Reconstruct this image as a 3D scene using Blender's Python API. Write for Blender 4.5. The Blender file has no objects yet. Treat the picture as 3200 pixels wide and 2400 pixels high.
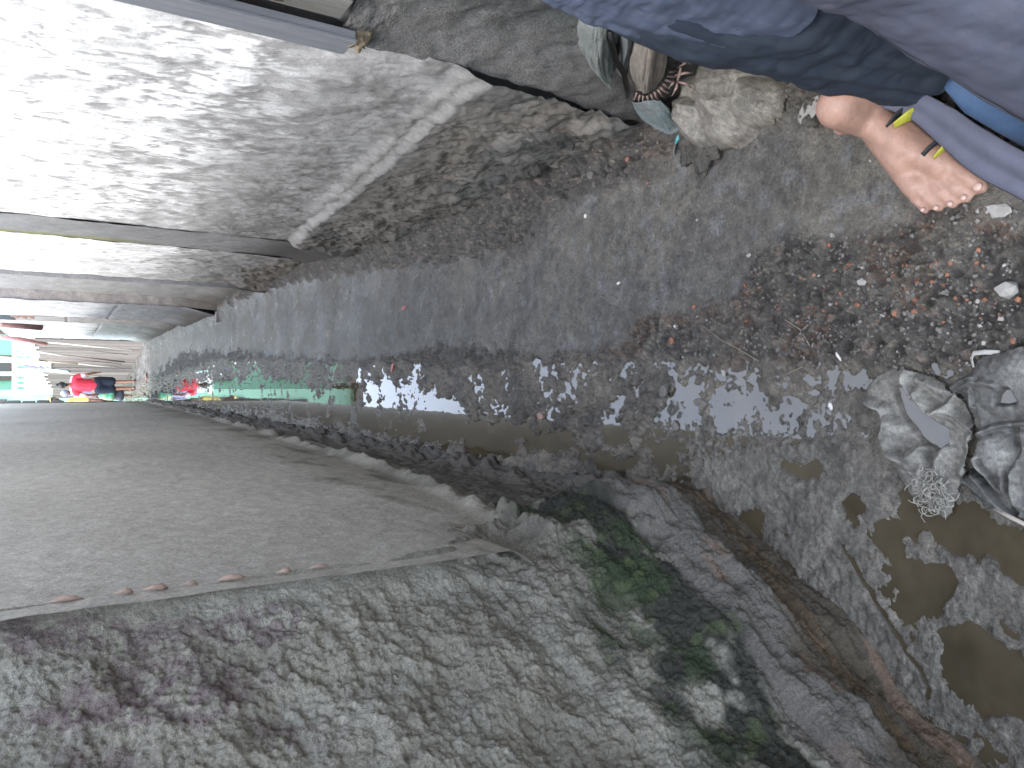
import bpy, math, random
import numpy as np
from mathutils import Vector, Matrix
random.seed(7); rng = np.random.default_rng(7)
SC = bpy.context.scene; COL = SC.collection
R = math.radians
# ---------------------------------------------------------------- camera
F, CU, CV, H = 2310.0, 1200.0, 1600.0, 1.5      # focal length in photo pixels, centre, eye height
TH = R(31.04); S_, C_ = math.sin(TH), math.cos(TH)
cam = bpy.data.objects.new('camera', bpy.data.cameras.new('camera')); COL.objects.link(cam)
fw = Vector((0, C_, -S_)); rt = Vector((1, 0, 0)); up = Vector((0, S_, C_))
m = Matrix((-up, rt, -fw)).transposed().to_4x4()   # the phone was held turned on its side
m.translation = (0, 0, H); cam.matrix_world = m
cam.data.sensor_width = 36; cam.data.lens = 36 * F / 3200; cam.data.clip_start = .02; cam.data.clip_end = 800
SC.camera = cam
# ---------------------------------------------------------------- sky, sun, exposure
SC.view_settings.view_transform = 'Standard'; SC.view_settings.look = 'None'
SC.view_settings.gamma = 1; SC.view_settings.use_curve_mapping = False
SC.view_settings.exposure = 3.3
SC.cycles.max_bounces = 6; SC.cycles.diffuse_bounces = 4
W = bpy.data.worlds.new('World'); SC.world = W; W.use_nodes = True
nt = W.node_tree; bg = nt.nodes['Background']; sky = nt.nodes.new('ShaderNodeTexSky')
SUN_EL, SUN_AZ = R(60), R(-105)
sky.sky_type = 'NISHITA'; sky.sun_disc = False; sky.sun_elevation = SUN_EL; sky.sun_rotation = SUN_AZ
sky.air_density = 1.0; sky.dust_density = .9; sky.ozone_density = 1.0
hs = nt.nodes.new('ShaderNodeHueSaturation'); hs.inputs['Saturation'].default_value = .52
nt.links.new(sky.outputs[0], hs.inputs['Color']); nt.links.new(hs.outputs[0], bg.inputs['Color'])
bg.inputs['Strength'].default_value = .15
sd = bpy.data.lights.new('sun', 'SUN'); sd.energy = .6; sd.angle = R(35); sd.color = (1, .97, .92)
so = bpy.data.objects.new('sun', sd); COL.objects.link(so)
sdir = Vector((math.sin(SUN_AZ) * math.cos(SUN_EL), math.cos(SUN_AZ) * math.cos(SUN_EL), math.sin(SUN_EL)))
so.rotation_euler = sdir.to_track_quat('Z', 'Y').to_euler()

# ---------------------------------------------------------------- helpers: places
def at(x, y, z=0.0):
    """photo pixel (x right, y down) -> the point of the place at height z seen there"""
    a = (CU - y) / F; b = (CV - x) / F; a = ((2400 - y) - CU) / F
    d = np.array((a, C_ + b * S_, -S_ + b * C_)); t = (z - H) / d[2]
    return (d[0] * t, d[1] * t, z)
def atx(x, y, X):
    a = ((2400 - y) - CU) / F; b = (CV - x) / F; t = X / a
    return (X, (C_ + b * S_) * t, H + (-S_ + b * C_) * t)
def aty(x, y, Y):
    a = ((2400 - y) - CU) / F; b = (CV - x) / F; t = Y / (C_ + b * S_)
    return (a * t, Y, H + (-S_ + b * C_) * t)
def att(x, y, t):
    a = ((2400 - y) - CU) / F; b = (CV - x) / F
    return (a * t, (C_ + b * S_) * t, H + (-S_ + b * C_) * t)
# ---------------------------------------------------------------- helpers: noise
def _h(i, j, s):
    n = (i.astype(np.int64) * 374761393 + j.astype(np.int64) * 668265263 + s * 974634777) & 0xffffffff
    n = ((n ^ (n >> 13)) * 1274126177) & 0xffffffff
    return ((n ^ (n >> 16)) & 0xffff) / 65535.0
def vn(x, y, s=0):
    xi = np.floor(x); yi = np.floor(y); fx = x - xi; fy = y - yi
    fx = fx * fx * (3 - 2 * fx); fy = fy * fy * (3 - 2 * fy)
    a = _h(xi, yi, s); b = _h(xi + 1, yi, s); c = _h(xi, yi + 1, s); d = _h(xi + 1, yi + 1, s)
    return (a + (b - a) * fx) * (1 - fy) + (c + (d - c) * fx) * fy - .5
def fbm(x, y, f, o=4, s=0, g=.5):
    r = 0; a = 1.0
    for k in range(o):
        c, q = math.cos(k * 1.1 + s), math.sin(k * 1.1 + s)
        r = r + a * vn((x * c - y * q) * f + 13.7 * k, (x * q + y * c) * f + 5.1 * k, s + 17 * k); f *= 2.03; a *= g
    return r                       # about -.6 .. .6
def ridg(x, y, f, o=3, s=0):
    r = 0; a = 1.0
    for k in range(o):
        r = r + a * (1 - 2 * np.abs(vn(x * f, y * f, s + 31 * k)) * 1.6); f *= 2.1; a *= .5
    return r / 1.75
def wor(x, y, f, s=0):
    """distance to the nearest of scattered points, in cells, and that point's random value"""
    x = x * f; y = y * f; xi = np.floor(x); yi = np.floor(y); best = np.full(x.shape, 9.0); val = np.zeros(x.shape)
    for i in (-1, 0, 1):
        for j in (-1, 0, 1):
            cx = xi + i; cy = yi + j
            d = np.hypot(cx + _h(cx, cy, s) - x, cy + _h(cx, cy, s + 5) - y)
            k = d < best; best = np.where(k, d, best); val = np.where(k, _h(cx, cy, s + 9), val)
    return best, val
def ss(x, a, b):
    t = np.clip((x - a) / (b - a), 0, 1); return t * t * (3 - 2 * t)
def seg_d(X, Y, pts):
    d = np.full(X.shape, 1e9)
    for (x0, y0), (x1, y1) in zip(pts[:-1], pts[1:]):
        dx, dy = x1 - x0, y1 - y0; t = np.clip(((X - x0) * dx + (Y - y0) * dy) / (dx * dx + dy * dy + 1e-12), 0, 1)
        d = np.minimum(d, np.hypot(X - x0 - t * dx, Y - y0 - t * dy))
    return d
def poly_in(X, Y, P):
    ins = np.zeros(X.shape, bool)
    for (x0, y0), (x1, y1) in zip(P, P[1:] + P[:1]):
        c = ((y0 > Y) != (y1 > Y)) & (X < (x1 - x0) * (Y - y0) / (y1 - y0 + 1e-12) + x0); ins ^= c
    return ins
def poly_sd(X, Y, P):
    """signed distance, inside positive, read only near the outline's box"""
    A = np.array(P); pad = .35 * (1 + A[:, 1].max() / 3)
    k = (X > A[:, 0].min() - pad) & (X < A[:, 0].max() + pad) & (Y > A[:, 1].min() - pad) & (Y < A[:, 1].max() + pad)
    r = np.full(X.shape, -1.0)
    if k.any():
        x, y = X[k], Y[k]; d = seg_d(x, y, P + P[:1]); r[k] = np.where(poly_in(x, y, P), d, -d)
    return r
def G(*pp):
    return [at(x, y)[:2] for x, y in pp]
def mix3(c, k, col):
    k = k[..., None]; return c * (1 - k) + np.array(col) * k
# ---------------------------------------------------------------- helpers: objects
def tag(o, label=None, cat=None, group=None, kind=None):
    for a, b in (('label', label), ('category', cat), ('group', group), ('kind', kind)):
        if b: o[a] = b
    return o
def link(name, me, mat=None, parent=None):
    o = bpy.data.objects.new(name, me); COL.objects.link(o)
    if mat and me: me.materials.append(mat)
    if parent:
        o.parent = parent; o.matrix_parent_inverse = Matrix.Translation(parent.location).inverted() if parent.rotation_euler[2] == 0 else parent.matrix_basis.inverted()
    return o
def thing(name, loc, label, cat, group=None):
    o = bpy.data.objects.new(name, None); COL.objects.link(o); o.location = loc; o.empty_display_size = .1
    return tag(o, label, cat, group)
def grid(name, P, mat, parent=None, col=None, rgh=None, smooth=True, solid=0):
    ny, nx = P.shape[:2]; n = ny * nx
    me = bpy.data.meshes.new(name); idx = np.arange(n).reshape(ny, nx)
    q = np.stack([idx[:-1, :-1], idx[:-1, 1:], idx[1:, 1:], idx[1:, :-1]], -1).reshape(-1, 4)
    me.vertices.add(n); me.vertices.foreach_set('co', P.reshape(-1).astype(np.float32))
    me.loops.add(q.size); me.loops.foreach_set('vertex_index', q.reshape(-1).astype(np.int32))
    me.polygons.add(len(q)); me.polygons.foreach_set('loop_start', np.arange(0, q.size, 4, dtype=np.int32))
    if smooth: me.polygons.foreach_set('use_smooth', np.ones(len(q), bool))
    me.update(calc_edges=True)
    if col is not None:
        a = me.color_attributes.new('Col', 'FLOAT_COLOR', 'POINT')
        c = np.ones((n, 4), np.float32); c[:, :3] = np.clip(col.reshape(-1, 3), 0, 1); a.data.foreach_set('color', c.reshape(-1))
    if rgh is not None:
        a = me.attributes.new('rgh', 'FLOAT', 'POINT'); a.data.foreach_set('value', np.clip(rgh, .03, 1).reshape(-1).astype(np.float32))
    o = link(name, me, mat, parent)
    if solid:
        md = o.modifiers.new('thick', 'SOLIDIFY'); md.thickness = solid; md.offset = -1
    return o
def raw(name, V, Fc, mat, parent=None, smooth=False):
    me = bpy.data.meshes.new(name); me.from_pydata([tuple(v) for v in V], [], Fc); me.update()
    if smooth: me.polygons.foreach_set('use_smooth', np.ones(len(me.polygons), bool))
    return link(name, me, mat, parent)
def boxv(x0, y0, z0, x1, y1, z1):
    V = [(x, y, z) for z in (z0, z1) for y in (y0, y1) for x in (x0, x1)]
    return V, [(0, 2, 3, 1), (4, 5, 7, 6), (0, 1, 5, 4), (2, 6, 7, 3), (0, 4, 6, 2), (1, 3, 7, 5)]
def box(name, a, b, mat, parent=None, bev=0):
    V, Fc = boxv(*a, *b); o = raw(name, V, Fc, mat, parent)
    if bev: md = o.modifiers.new('bevel', 'BEVEL'); md.width = bev; md.segments = 2
    return o
def ringtube(pts, rad, n=8, caps=True):
    """tube through 3D points, rad a number or one per point"""
    pts = [Vector(p) for p in pts]; V = []; Fc = []
    if not hasattr(rad, '__len__'): rad = [rad] * len(pts)
    ref = None
    for i, p in enumerate(pts):
        t = (pts[min(i + 1, len(pts) - 1)] - pts[max(i - 1, 0)]).normalized()
        if ref is None: ref = t.orthogonal().normalized()
        ref = (ref - t * ref.dot(t)); ref = ref.normalized() if ref.length > 1e-6 else t.orthogonal().normalized()
        b = t.cross(ref); r = rad[i]; rx, ry = r if hasattr(r, '__len__') else (r, r)
        for k in range(n):
            a = 2 * math.pi * k / n; V.append(p + ref * math.cos(a) * rx + b * math.sin(a) * ry)
    for i in range(len(pts) - 1):
        for k in range(n):
            k2 = (k + 1) % n; Fc.append((i * n + k, i * n + k2, (i + 1) * n + k2, (i + 1) * n + k))
    if caps: Fc.append(tuple(range(n))[::-1]); Fc.append(tuple((len(pts) - 1) * n + k for k in range(n)))
    return V, Fc
def tube(name, pts, rad, mat, parent=None, n=8): return raw(name, *ringtube(pts, rad, n), mat, parent, True)
def joined(name, parts, mat, parent=None, smooth=True):
    V = []; Fc = []
    for v, f in parts:
        o = len(V); V += list(v); Fc += [tuple(i + o for i in q) for q in f]
    return raw(name, V, Fc, mat, parent, smooth)
# ---------------------------------------------------------------- helpers: materials
def NT(name):
    m = bpy.data.materials.new(name); m.use_nodes = True; t = m.node_tree
    return m, t, t.nodes['Principled BSDF']
def mnode(t, typ, **k):
    n = t.nodes.new(typ)
    for a, b in k.items():
        if a in n.inputs: n.inputs[a].default_value = b
        else: setattr(n, a, b)
    return n
def noise(t, co, scale, detail=4, rough=.6, stretch=None):
    if stretch:
        mp = mnode(t, 'ShaderNodeMapping'); mp.inputs['Scale'].default_value = stretch; t.links.new(co, mp.inputs[0]); co = mp.outputs[0]
    n = mnode(t, 'ShaderNodeTexNoise', Scale=scale, Detail=detail, Roughness=rough); t.links.new(co, n.inputs['Vector']); return n.outputs['Fac']
def ramp(t, f, *st):
    r = mnode(t, 'ShaderNodeValToRGB'); e = r.color_ramp.elements
    while len(e) < len(st): e.new(.5)
    for q, (p, c) in zip(e, st): q.position = p; q.color = (c, c, c, 1) if not hasattr(c, '__len__') else (*c, 1)
    t.links.new(f, r.inputs[0]); return r.outputs[0]
def mul(t, a, b, mode='MULTIPLY', fac=1.0):
    n = mnode(t, 'ShaderNodeMixRGB', blend_type=mode); n.inputs[0].default_value = fac
    for s, i in ((a, 1), (b, 2)):
        if hasattr(s, 'links'): t.links.new(s, n.inputs[i])
        else: n.inputs[i].default_value = (*s, 1) if hasattr(s, '__len__') else (s, s, s, 1)
    return n.outputs[0]
def bump(t, bs, fs):
    prev = None
    for f, dist, st in fs:
        b = mnode(t, 'ShaderNodeBump', Strength=st, Distance=dist); t.links.new(f, b.inputs['Height'])
        if prev: t.links.new(prev, b.inputs['Normal'])
        prev = b.outputs[0]
    t.links.new(prev, bs.inputs['Normal'])
def attr_mat(name, grain=.35, b1=(140, .004, .5), b2=(600, .0012, .4), wet=False, spec=.5, pits=0, stretch=None, rconst=.9, k=.66):
    """rough surface: mesh colours carry the mineral colours, nodes the grain"""
    m, t, bs = NT(name); co = mnode(t, 'ShaderNodeTexCoord').outputs['Object']
    at_ = mnode(t, 'ShaderNodeAttribute', attribute_name='Col').outputs['Color']
    n1 = noise(t, co, b1[0], 5, .65, stretch); n2 = noise(t, co, b2[0], 3, .6); n0 = noise(t, co, 22, 5, .6, stretch)
    g1 = ramp(t, n1, (.25, 1 - grain * 1.25), (.75, 1 + grain)); g2 = ramp(t, n2, (.3, 1 - grain * .9), (.7, 1 + grain * .8)); g0 = ramp(t, n0, (.3, 1 - grain * .5), (.7, 1 + grain * .5))
    c = mul(t, mul(t, mul(t, mul(t, at_, k), g1), g2), g0)
    if pits:
        v = mnode(t, 'ShaderNodeTexVoronoi', Scale=pits); mp = mnode(t, 'ShaderNodeMapping'); mp.inputs['Scale'].default_value = (1, 1, .4)
        t.links.new(co, mp.inputs[0]); t.links.new(mp.outputs[0], v.inputs['Vector']); c = mul(t, c, ramp(t, v.outputs['Distance'], (.05, .35), (.22, 1)))
    t.links.new(c, bs.inputs['Base Color'])
    if wet:
        t.links.new(mnode(t, 'ShaderNodeAttribute', attribute_name='rgh').outputs['Fac'], bs.inputs['Roughness'])
    else: bs.inputs['Roughness'].default_value = rconst
    bs.inputs['Specular IOR Level'].default_value = spec
    bump(t, bs, ((n1, b1[1], b1[2]), (n2, b2[1], b2[2])))
    return m
def flat_mat(name, c, rough=.8, var=.25, sc=40, bd=.001, spec=.4, stretch=None, metal=0, c2=None, k=.68):
    c = tuple(q * k for q in c); c2 = c2 and tuple(q * k for q in c2)
    m, t, bs = NT(name); co = mnode(t, 'ShaderNodeTexCoord').outputs['Object']
    n1 = noise(t, co, sc, 5, .65, stretch); n2 = noise(t, co, sc * 6, 3, .6, stretch)
    cc = mul(t, mul(t, c, ramp(t, n1, (.3, 1 - var), (.7, 1 + var))), ramp(t, n2, (.3, 1 - var * .6), (.7, 1 + var * .6)))
    if c2: cc = mul(t, cc, c2, 'MIX'); t.links.new(ramp(t, noise(t, co, sc * .35, 4, .6), (.45, 0.), (.62, 1.)), cc.node.inputs[0])
    t.links.new(cc, bs.inputs['Base Color']); bs.inputs['Roughness'].default_value = rough
    bs.inputs['Specular IOR Level'].default_value = spec; bs.inputs['Metallic'].default_value = metal
    bump(t, bs, ((n1, bd * 3, .4), (n2, bd, .4))); return m
M_ground = attr_mat('wet_mud_and_concrete', .42, (120, .006, .9), (480, .0022, .9), wet=True, spec=.5)
M_rough = attr_mat('rough_cement_plaster', .34, (150, .006, 1), (520, .0022, 1), spec=.25)
M_smooth = attr_mat('trowelled_cement_render', .30, (110, .0028, .8), (420, .0012, .8), spec=.3, rconst=.8)
M_white = attr_mat('worn_whitewash', .20, (120, .003, .6), (500, .0012, .4), spec=.2, pits=0, stretch=(1, 1, .8), k=.88)
M_cloth = attr_mat('dirty_woven_sack', .34, (230, .0022, .8), (800, .0010, .8), wet=True, spec=.5)

# ================================================================ THE GROUND
print('ground')
def yrows(y0, y1, n, h=H):      # rows spaced as the eye at height h sees them
    a = np.linspace(math.atan2(y0, h), math.atan2(y1, h), n); return h * np.tan(a)
WATER = [ # shallow pools: outline in the photo, how deep
    (G((420,1246),(520,1222),(640,1196),(760,1184),(900,1190),(1010,1205),(1110,1205),(1290,1178),(1360,1240),(1440,1250),(1470,1340),(1440,1395),(1200,1362),(1000,1316),(800,1282),(600,1264)), .009),
    (G((1455,1290),(1530,1300),(1620,1400),(1575,1432),(1500,1428),(1450,1408)), .020),
    (G((1545,1300),(1650,1330),(1640,1370),(1560,1362)), .012),
    (G((1640,1345),(1775,1340),(1815,1400),(1740,1425),(1645,1402)), .016),
    (G((2035,1385),(2100,1375),(2112,1430),(2100,1468),(2050,1462),(2028,1420)), .022),
    (G((1800,1425),(1900,1412),(1990,1430),(1985,1490),(1930,1478),(1870,1455)), .014),
    (G((1890,1330),(1960,1325),(1985,1370),(1900,1402)), .012),
    (G((2136,1200),(2172,1192),(2180,1290),(2150,1296)), .022),
    (G((1895,1275),(1935,1245),(1945,1262),(1925,1285)), .015),
    (G((1975,1210),(2012,1195),(2005,1240),(1990,1262)), .015),
    (G((2205,1250),(2330,1228),(2350,1260),(2300,1330),(2240,1345)), .011),
    (G((2370,1270),(2470,1248),(2510,1262),(2500,1340),(2390,1350)), .013),
    (G((2020,1330),(2150,1320),(2140,1350),(2010,1380)), .010),
    (G((2640,1170),(2730,1190),(2700,1225),(2655,1220)), .012),
    (G((2299,1600),(2370,1615),(2362,1680),(2310,1676)), .016),
    (G((2345,1717),(2400,1722),(2490,1800),(2520,1850),(2480,1862),(2400,1800)), .016),
    (G((2480,1830),(2530,1840),(2570,1930),(2545,1950),(2490,1880)), .010),
    (G((2634,1568),(2690,1560),(2712,1590),(2690,1625),(2645,1622)), .018),
    (G((2735,1640),(2800,1650),(2835,1745),(2960,1765),(2975,1830),(2920,1900),(2850,1925),(2812,1840),(2792,1760),(2745,1705)), .022),
    (G((2805,1560),(2850,1665),(2900,1665),(2940,1700),(3000,1730),(3085,1742),(3210,1822),(3330,1900),(3330,1690),(3200,1650),(3080,1600),(2950,1560),(2880,1500)), .024),
    (G((2955,1985),(3050,1965),(3120,2000),(3230,2060),(3260,2250),(3080,2235),(2995,2170),(2950,2085)), .020),
    (G((2430,1450),(2560,1440),(2600,1480),(2500,1500)), .009),
]
PATHP = G((395,1085),(440,1045),(560,990),(700,950),(900,885),(1100,850),(1250,835),(1500,800),(1620,770),(1700,690),(1780,610),(1900,560),(2080,500),(2250,420),(2420,380),(2700,380),(3400,560),(3300,780),(3010,640),(2930,690),(2850,735),(2700,745),(2480,740),(2380,860),(2330,950),(2150,985),(2010,1000),(1950,1080),(1850,1105),(1700,1120),(1400,1085),(1150,1128),(900,1120),(700,1098),(560,1110),(470,1190),(420,1215))
RUBP = G((1560,860),(1640,730),(1720,640),(1690,560),(1760,480),(2000,460),(2160,480),(2080,560),(1880,600),(1800,660),(1740,740),(1680,800))
CR1 = G((2640,1708),(2648,1723),(2682,1783),(2700,1822),(2725,1851),(2738,1885),(2762,1915),(2793,1966),(2818,2005),(2836,2043),(2875,2087),(2909,2150),(2900,2175))
CR2 = G((2718,2015),(2754,2072),(2780,2110),(2803,2169))
CR3 = G((3010,640),(2985,668),(2930,700),(2850,735),(2740,752))
CR4 = G((1130,990),(1158,1030),(1160,1070),(1148,1110))
def ground_h(X, Y, full=False):
    far = ss(Y, 3, 9)
    lump, lv = wor(X + .01 * fbm(X, Y, 30, 2, 3), Y, 38, 4); lump2, _ = wor(X, Y, 95, 8)
    clump = (np.clip(.75 - lump, 0, 1)) * (.35 + .65 * lv); grit = np.clip(.6 - lump2, 0, 1)
    big = fbm(X, Y, 2.2, 3, 11); mid = fbm(X, Y, 9, 4, 12); fin = fbm(X, Y, 45, 4, 13, .6)
    sdp = poly_sd(X, Y, PATHP) + .025 * fbm(X, Y, 14, 3, 40) * (1 + Y * .5)
    path = ss(sdp, -.012, .03)
    sdr = poly_sd(X, Y, RUBP) + .03 * fbm(X, Y, 12, 3, 41); rub = ss(sdr, -.02, .02)
    # the left side is wet mud, the middle band crumbs and rubble, the right the trodden path
    xe = np.interp(Y, [.3, .7, 1.0, 1.5, 2.2, 3, 5, 9, 16, 22], [-.10, .02, .05, .075, .08, .09, .2, .3, .12, -.1]) + .02 * fbm(X, Y, 8, 3, 42) * (1 + .4 * Y)
    mud = ss(xe - X, -.02, .035)
    wall = ss(X, .66, .86) * ss(Y, 1.0, 2.0) * (1 - ss(Y, 15, 20))
    band = (1 - mud) * (1 - path)
    slab = ss(-.02 - X - .16 * (Y - 1.2), 0, .04) * ss(1.55 - Y, 0, .1)    # flat skin of dried mud at lower left
    h = .016 * band + .020 * path + .004 * mud + .010 * big
    h += band * (.020 * clump + .010 * grit + .018 * mid + .018 * fin) * (1 - .65 * wall)
    h += path * (.004 * mid + .0016 * fin + .0012 * grit * ss(fbm(X, Y, 5, 2, 60), 0, .2))
    h += mud * ((.016 * mid + .017 * fin + .008 * clump + .004 * grit) * (1 - .55 * slab) + .003 * slab)
    h += (wall * (.05 + .05 * (X - .66) * 3 + .02 * mid)) * (1 - path * .7)
    h += rub * (.012 + .012 * clump + .008 * fin)
    w = np.zeros(X.shape)
    for P, dp in WATER:
        sd = poly_sd(X, Y, P) + (.024 * fbm(X, Y, 20, 5, 70, .6) + .010 * fbm(X, Y, 80, 3, 71)) * (1 + .9 * np.clip(Y - 1.2, 0, 6))
        k = ss(sd, -.012, .010); w = np.maximum(w, k)
        h = h * (1 - .8 * k) - dp * k + .004 * k * mid
    sdw = poly_sd(X, Y, G((1300,1250),(1500,1240),(1850,1240),(2100,1215),(2300,1225),(2560,1235),(2700,1300),(2640,1390),(2300,1420),(2100,1490),(1750,1450),(1400,1400)))
    wz = ss(sdw + .02 * mid, -.02, .05) * (1 - w); rip = fbm(X * .8, Y * 1.3, 85, 3, 95, .6)
    h -= wz * (.0025 + .020 * rip * (1 - .0 * Y)); h -= ss(poly_sd(X, Y, WATER[0][0]), -.03, .02) * .012 * rip * ss(Y, 6, 3)
    sdm = ss(poly_sd(X, Y, G((2150,1480),(2700,1480),(3000,1700),(3300,1980),(3300,2500),(2950,2400),(2500,1900))), -.02, .05) * (1 - w)
    h += sdm * (.006 * rip + .004 * fbm(X, Y, 190, 2, 96)) * (1 - .6 * slab) - sdm * .003 * ss(fbm(X, Y, 6, 3, 97), 0, .25)
    h += w * ss(X, -.22, -.12) * ss(Y, 8, 4) * (.022 * rip + .010 * mid + .002 + .0035 * ss(Y, 2.2, 1.5))
    # channel islands
    ch = poly_sd(X, Y, WATER[0][0]); kk = ss(ch, 0, .06)
    h += kk * .034 * np.clip(fbm(X, Y, 11, 4, 90) - .10, 0, 1) 
    for P, wd, dp in ((CR1, .006, .03), (CR2, .0025, .012), (CR3, .005, .012), (CR4, .006, .01)):
        d = seg_d(X + .006 * fbm(X, Y, 40, 2, 80), Y, P); h -= dp * np.clip(1 - (d / wd) ** 2, 0, 1)
        h += 0
    h -= .02 * ss(Y, 14, 20) * 0
    if not full: return h
    return h, dict(path=path, mud=mud, band=band, rub=rub, wall=wall, big=big, mid=mid, fin=fin, clump=clump, lv=lv, grit=grit, w=w, slab=slab)
ys = np.concatenate([[-3.0, -2, -1, -.3, 0.2, .45], yrows(.55, 27, 860)])
xs = np.concatenate([[-2.2, -1.6], np.linspace(-1.15, 1.05, 660), np.linspace(1.1, 2.4, 20)])
X, Y = np.meshgrid(xs, ys)
Xf = X * (1 + .0 * Y)
hgt, K = ground_h(X, Y, True)
c = np.zeros(X.shape + (3,)) + np.array((.112, .101, .083))
c = mix3(c, K['mud'], (.198, .173, .136))
c = mix3(c, K['mud'] * ss(fbm(X, Y, 7, 4, 100), .0, .25) * .6, (.112, .10, .088))
c = mix3(c, K['mud'] * K['slab'] * .7, (.208, .19, .158))
c = mix3(c, K['path'], (.170, .154, .128))
c = mix3(c, K['path'] * ss(Y, 2.2, 4.5) * ss(fbm(X, Y, 7, 4, 103), -.3, .2), (.25, .245, .235))  # silvery sheen of the farther path, put into its colour as lighter patches
c = mix3(c, K['path'] * ss(fbm(X, Y, 3.5, 5, 101), -.05, .3) * .5, (.105, .098, .090))
c = mix3(c, K['path'] * ss(fbm(X, Y, 26, 3, 102), .18, .34) * .5, (.20, .20, .198))
c = mix3(c, K['rub'] * .8, (.10, .088, .074))
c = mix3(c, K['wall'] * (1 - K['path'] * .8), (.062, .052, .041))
c = mix3(c, K['band'] * ss(K['fin'], .05, -.25) * .8, (.045, .039, .033))  # cavity shade put into the colour of the rubble's low spots
gn = 1 + .5 * fbm(X, Y, 55, 4, 130, .65) + .35 * fbm(X, Y, 13, 4, 131) + .25 * fbm(X, Y, 210, 2, 132); crk = ss(ridg(X + .01 * K['fin'], Y, 17, 3, 133), .80, .93) * K['mud']; c = c * (gn * (1 - .45 * crk))[..., None]
c = mix3(c, np.maximum(ss(seg_d(X + .006 * fbm(X, Y, 40, 2, 80), Y, CR1), .0055, .003), ss(seg_d(X, Y, CR2), .0028, .0012) * .7), (.03, .026, .022))
og = ss(fbm(X, Y, 4.2, 3, 110), .07, .26) * (K['band'] * .9 + .1 * K['rub']) * ss(_h(np.floor(X * 260), np.floor(Y * 260), 3), .60, .72)
og *= ss(Y, 2.6, 1.6); c = mix3(c, og * .55, (.25, .115, .055))
ye = (K['band'] + K['path'] * .12) * ss(_h(np.floor(X * 230), np.floor(Y * 230), 12), .965, .975); c = mix3(c, ye * .8, (.33, .28, .2))
pk = K['lv'] > .93; c = mix3(c, pk * K['band'] * ss(K['clump'], .25, .4) * .6, (.26, .2, .16))
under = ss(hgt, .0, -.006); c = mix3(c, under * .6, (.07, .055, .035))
rg = .62 * K['band'] + .46 * K['path'] + .40 * K['mud'] + .25 * K['wall']
rg -= .22 * ss(hgt, .008, .002) + .30 * ss(hgt, .0035, .0008) + .29 * K['path'] * ss(Y, 1.8, 4.2) * (1 + 1.2 * K['mid'])
rg += .12 * fbm(X, Y, 30, 3, 120)
P = np.stack([X, Y, hgt], -1)
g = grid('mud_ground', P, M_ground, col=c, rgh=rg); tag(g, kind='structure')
m, t, bs = NT('puddle_water'); bs.inputs['Base Color'].default_value = (.062, .049, .030, 1); bs.inputs['Roughness'].default_value = .015
bs.inputs['IOR'].default_value = 1.6; co = mnode(t, 'ShaderNodeTexCoord').outputs['Object']
c_ = mul(t, (.042, .034, .021), ramp(t, noise(t, co, 7, 4, .6), (.3, .75), (.7, 1.35))); t.links.new(c_, bs.inputs['Base Color'])
bump(t, bs, ((noise(t, co, 9, 2, .5), .004, .06),)); M_water = m
wx = np.linspace(-1.4, 1.2, 3); wy = np.array([-2.5, 1, 4, 12, 26.5]); A, B = np.meshgrid(wx, wy)
tag(grid('puddle_water', np.stack([A, B, A * 0], -1), M_water), kind='structure')
M_earth = flat_mat('bare_earth', (.11, .09, .07), .95, .3, 2)
V, Fc = boxv(-300, -300, -1.2, 300, 300, -.12); tag(raw('earth', V, Fc, M_earth), kind='structure')

# ================================================================ LEFT SIDE
print('left walls')
def ledge_z(Y): return np.interp(Y, [1.2, 1.86, 2.6, 3.5, 6, 10, 17], [.52, .46, .36, .29, .20, .14, .10])
ys = yrows(1.40, 17.0, 420, .8); zs = np.concatenate([np.linspace(-.08, .75, 230), np.linspace(.76, 2.0, 170), np.linspace(2.02, 2.75, 10)])
Yw, Z = np.meshgrid(ys, zs); lz = ledge_z(Yw) + .02 * fbm(Yw, Z * 0, 2.2, 3, 5)
n1 = fbm(Yw, Z, 3, 4, 21); n2 = fbm(Yw, Z, 25, 4, 22, .6); n3 = fbm(Yw, Z * 2.2, 12, 4, 23)
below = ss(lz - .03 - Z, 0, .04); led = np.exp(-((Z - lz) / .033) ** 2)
near = ss(Yw, 2.3, 1.5)
x = -.37 + .006 * n1 + .0022 * n2 + .030 * led * (1 + 1.1 * fbm(Yw, Z, 6, 3, 28) + .25 * fbm(Yw, Z, 40, 3, 29)) * ss(fbm(Yw, Z * .3, 5, 3, 27), -.45, .0) * ss(Yw, 1.5, 1.75) + below * (.012 + .010 * n3 + .006 * n2) + .05 * ss(Z, .16, -.02) * (1 + n3)
fl0 = ss(Z, .50, .08)
x += near * (.03 * fl0) - .09 * ss(Yw, 1.82, 1.62) * ss(Z, .66, .52)
col = np.zeros(Z.shape + (3,)) + np.array((.485, .455, .40))
col = mix3(col, ss(fbm(Yw, Z, 1.3, 4, 24), -.1, .3) * .5, (.40, .375, .33))
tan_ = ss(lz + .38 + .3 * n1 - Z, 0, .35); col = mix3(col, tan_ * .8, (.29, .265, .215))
st = ss(fbm(Yw * .8 + Z * 1.5, Z * 5 - Yw * .8, 2.2, 4, 25), .03, .28) * tan_; col = mix3(col, st * .75, (.10, .098, .072))
col = mix3(col, led * .55, (.25, .23, .19)); col = mix3(col, led * ss(n3, .08, .3) * .6, (.34, .31, .26))
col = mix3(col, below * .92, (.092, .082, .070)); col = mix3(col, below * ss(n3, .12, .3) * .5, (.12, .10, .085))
mo = ss(fbm(Yw, Z, 5, 4, 26), .0, .2) * near * ss(Z, .75, .5); col = mix3(col, mo * .9, (.035, .045, .025))
col = mix3(col, ss(Z, .12, .02) * .6, (.085, .08, .074))
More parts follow.
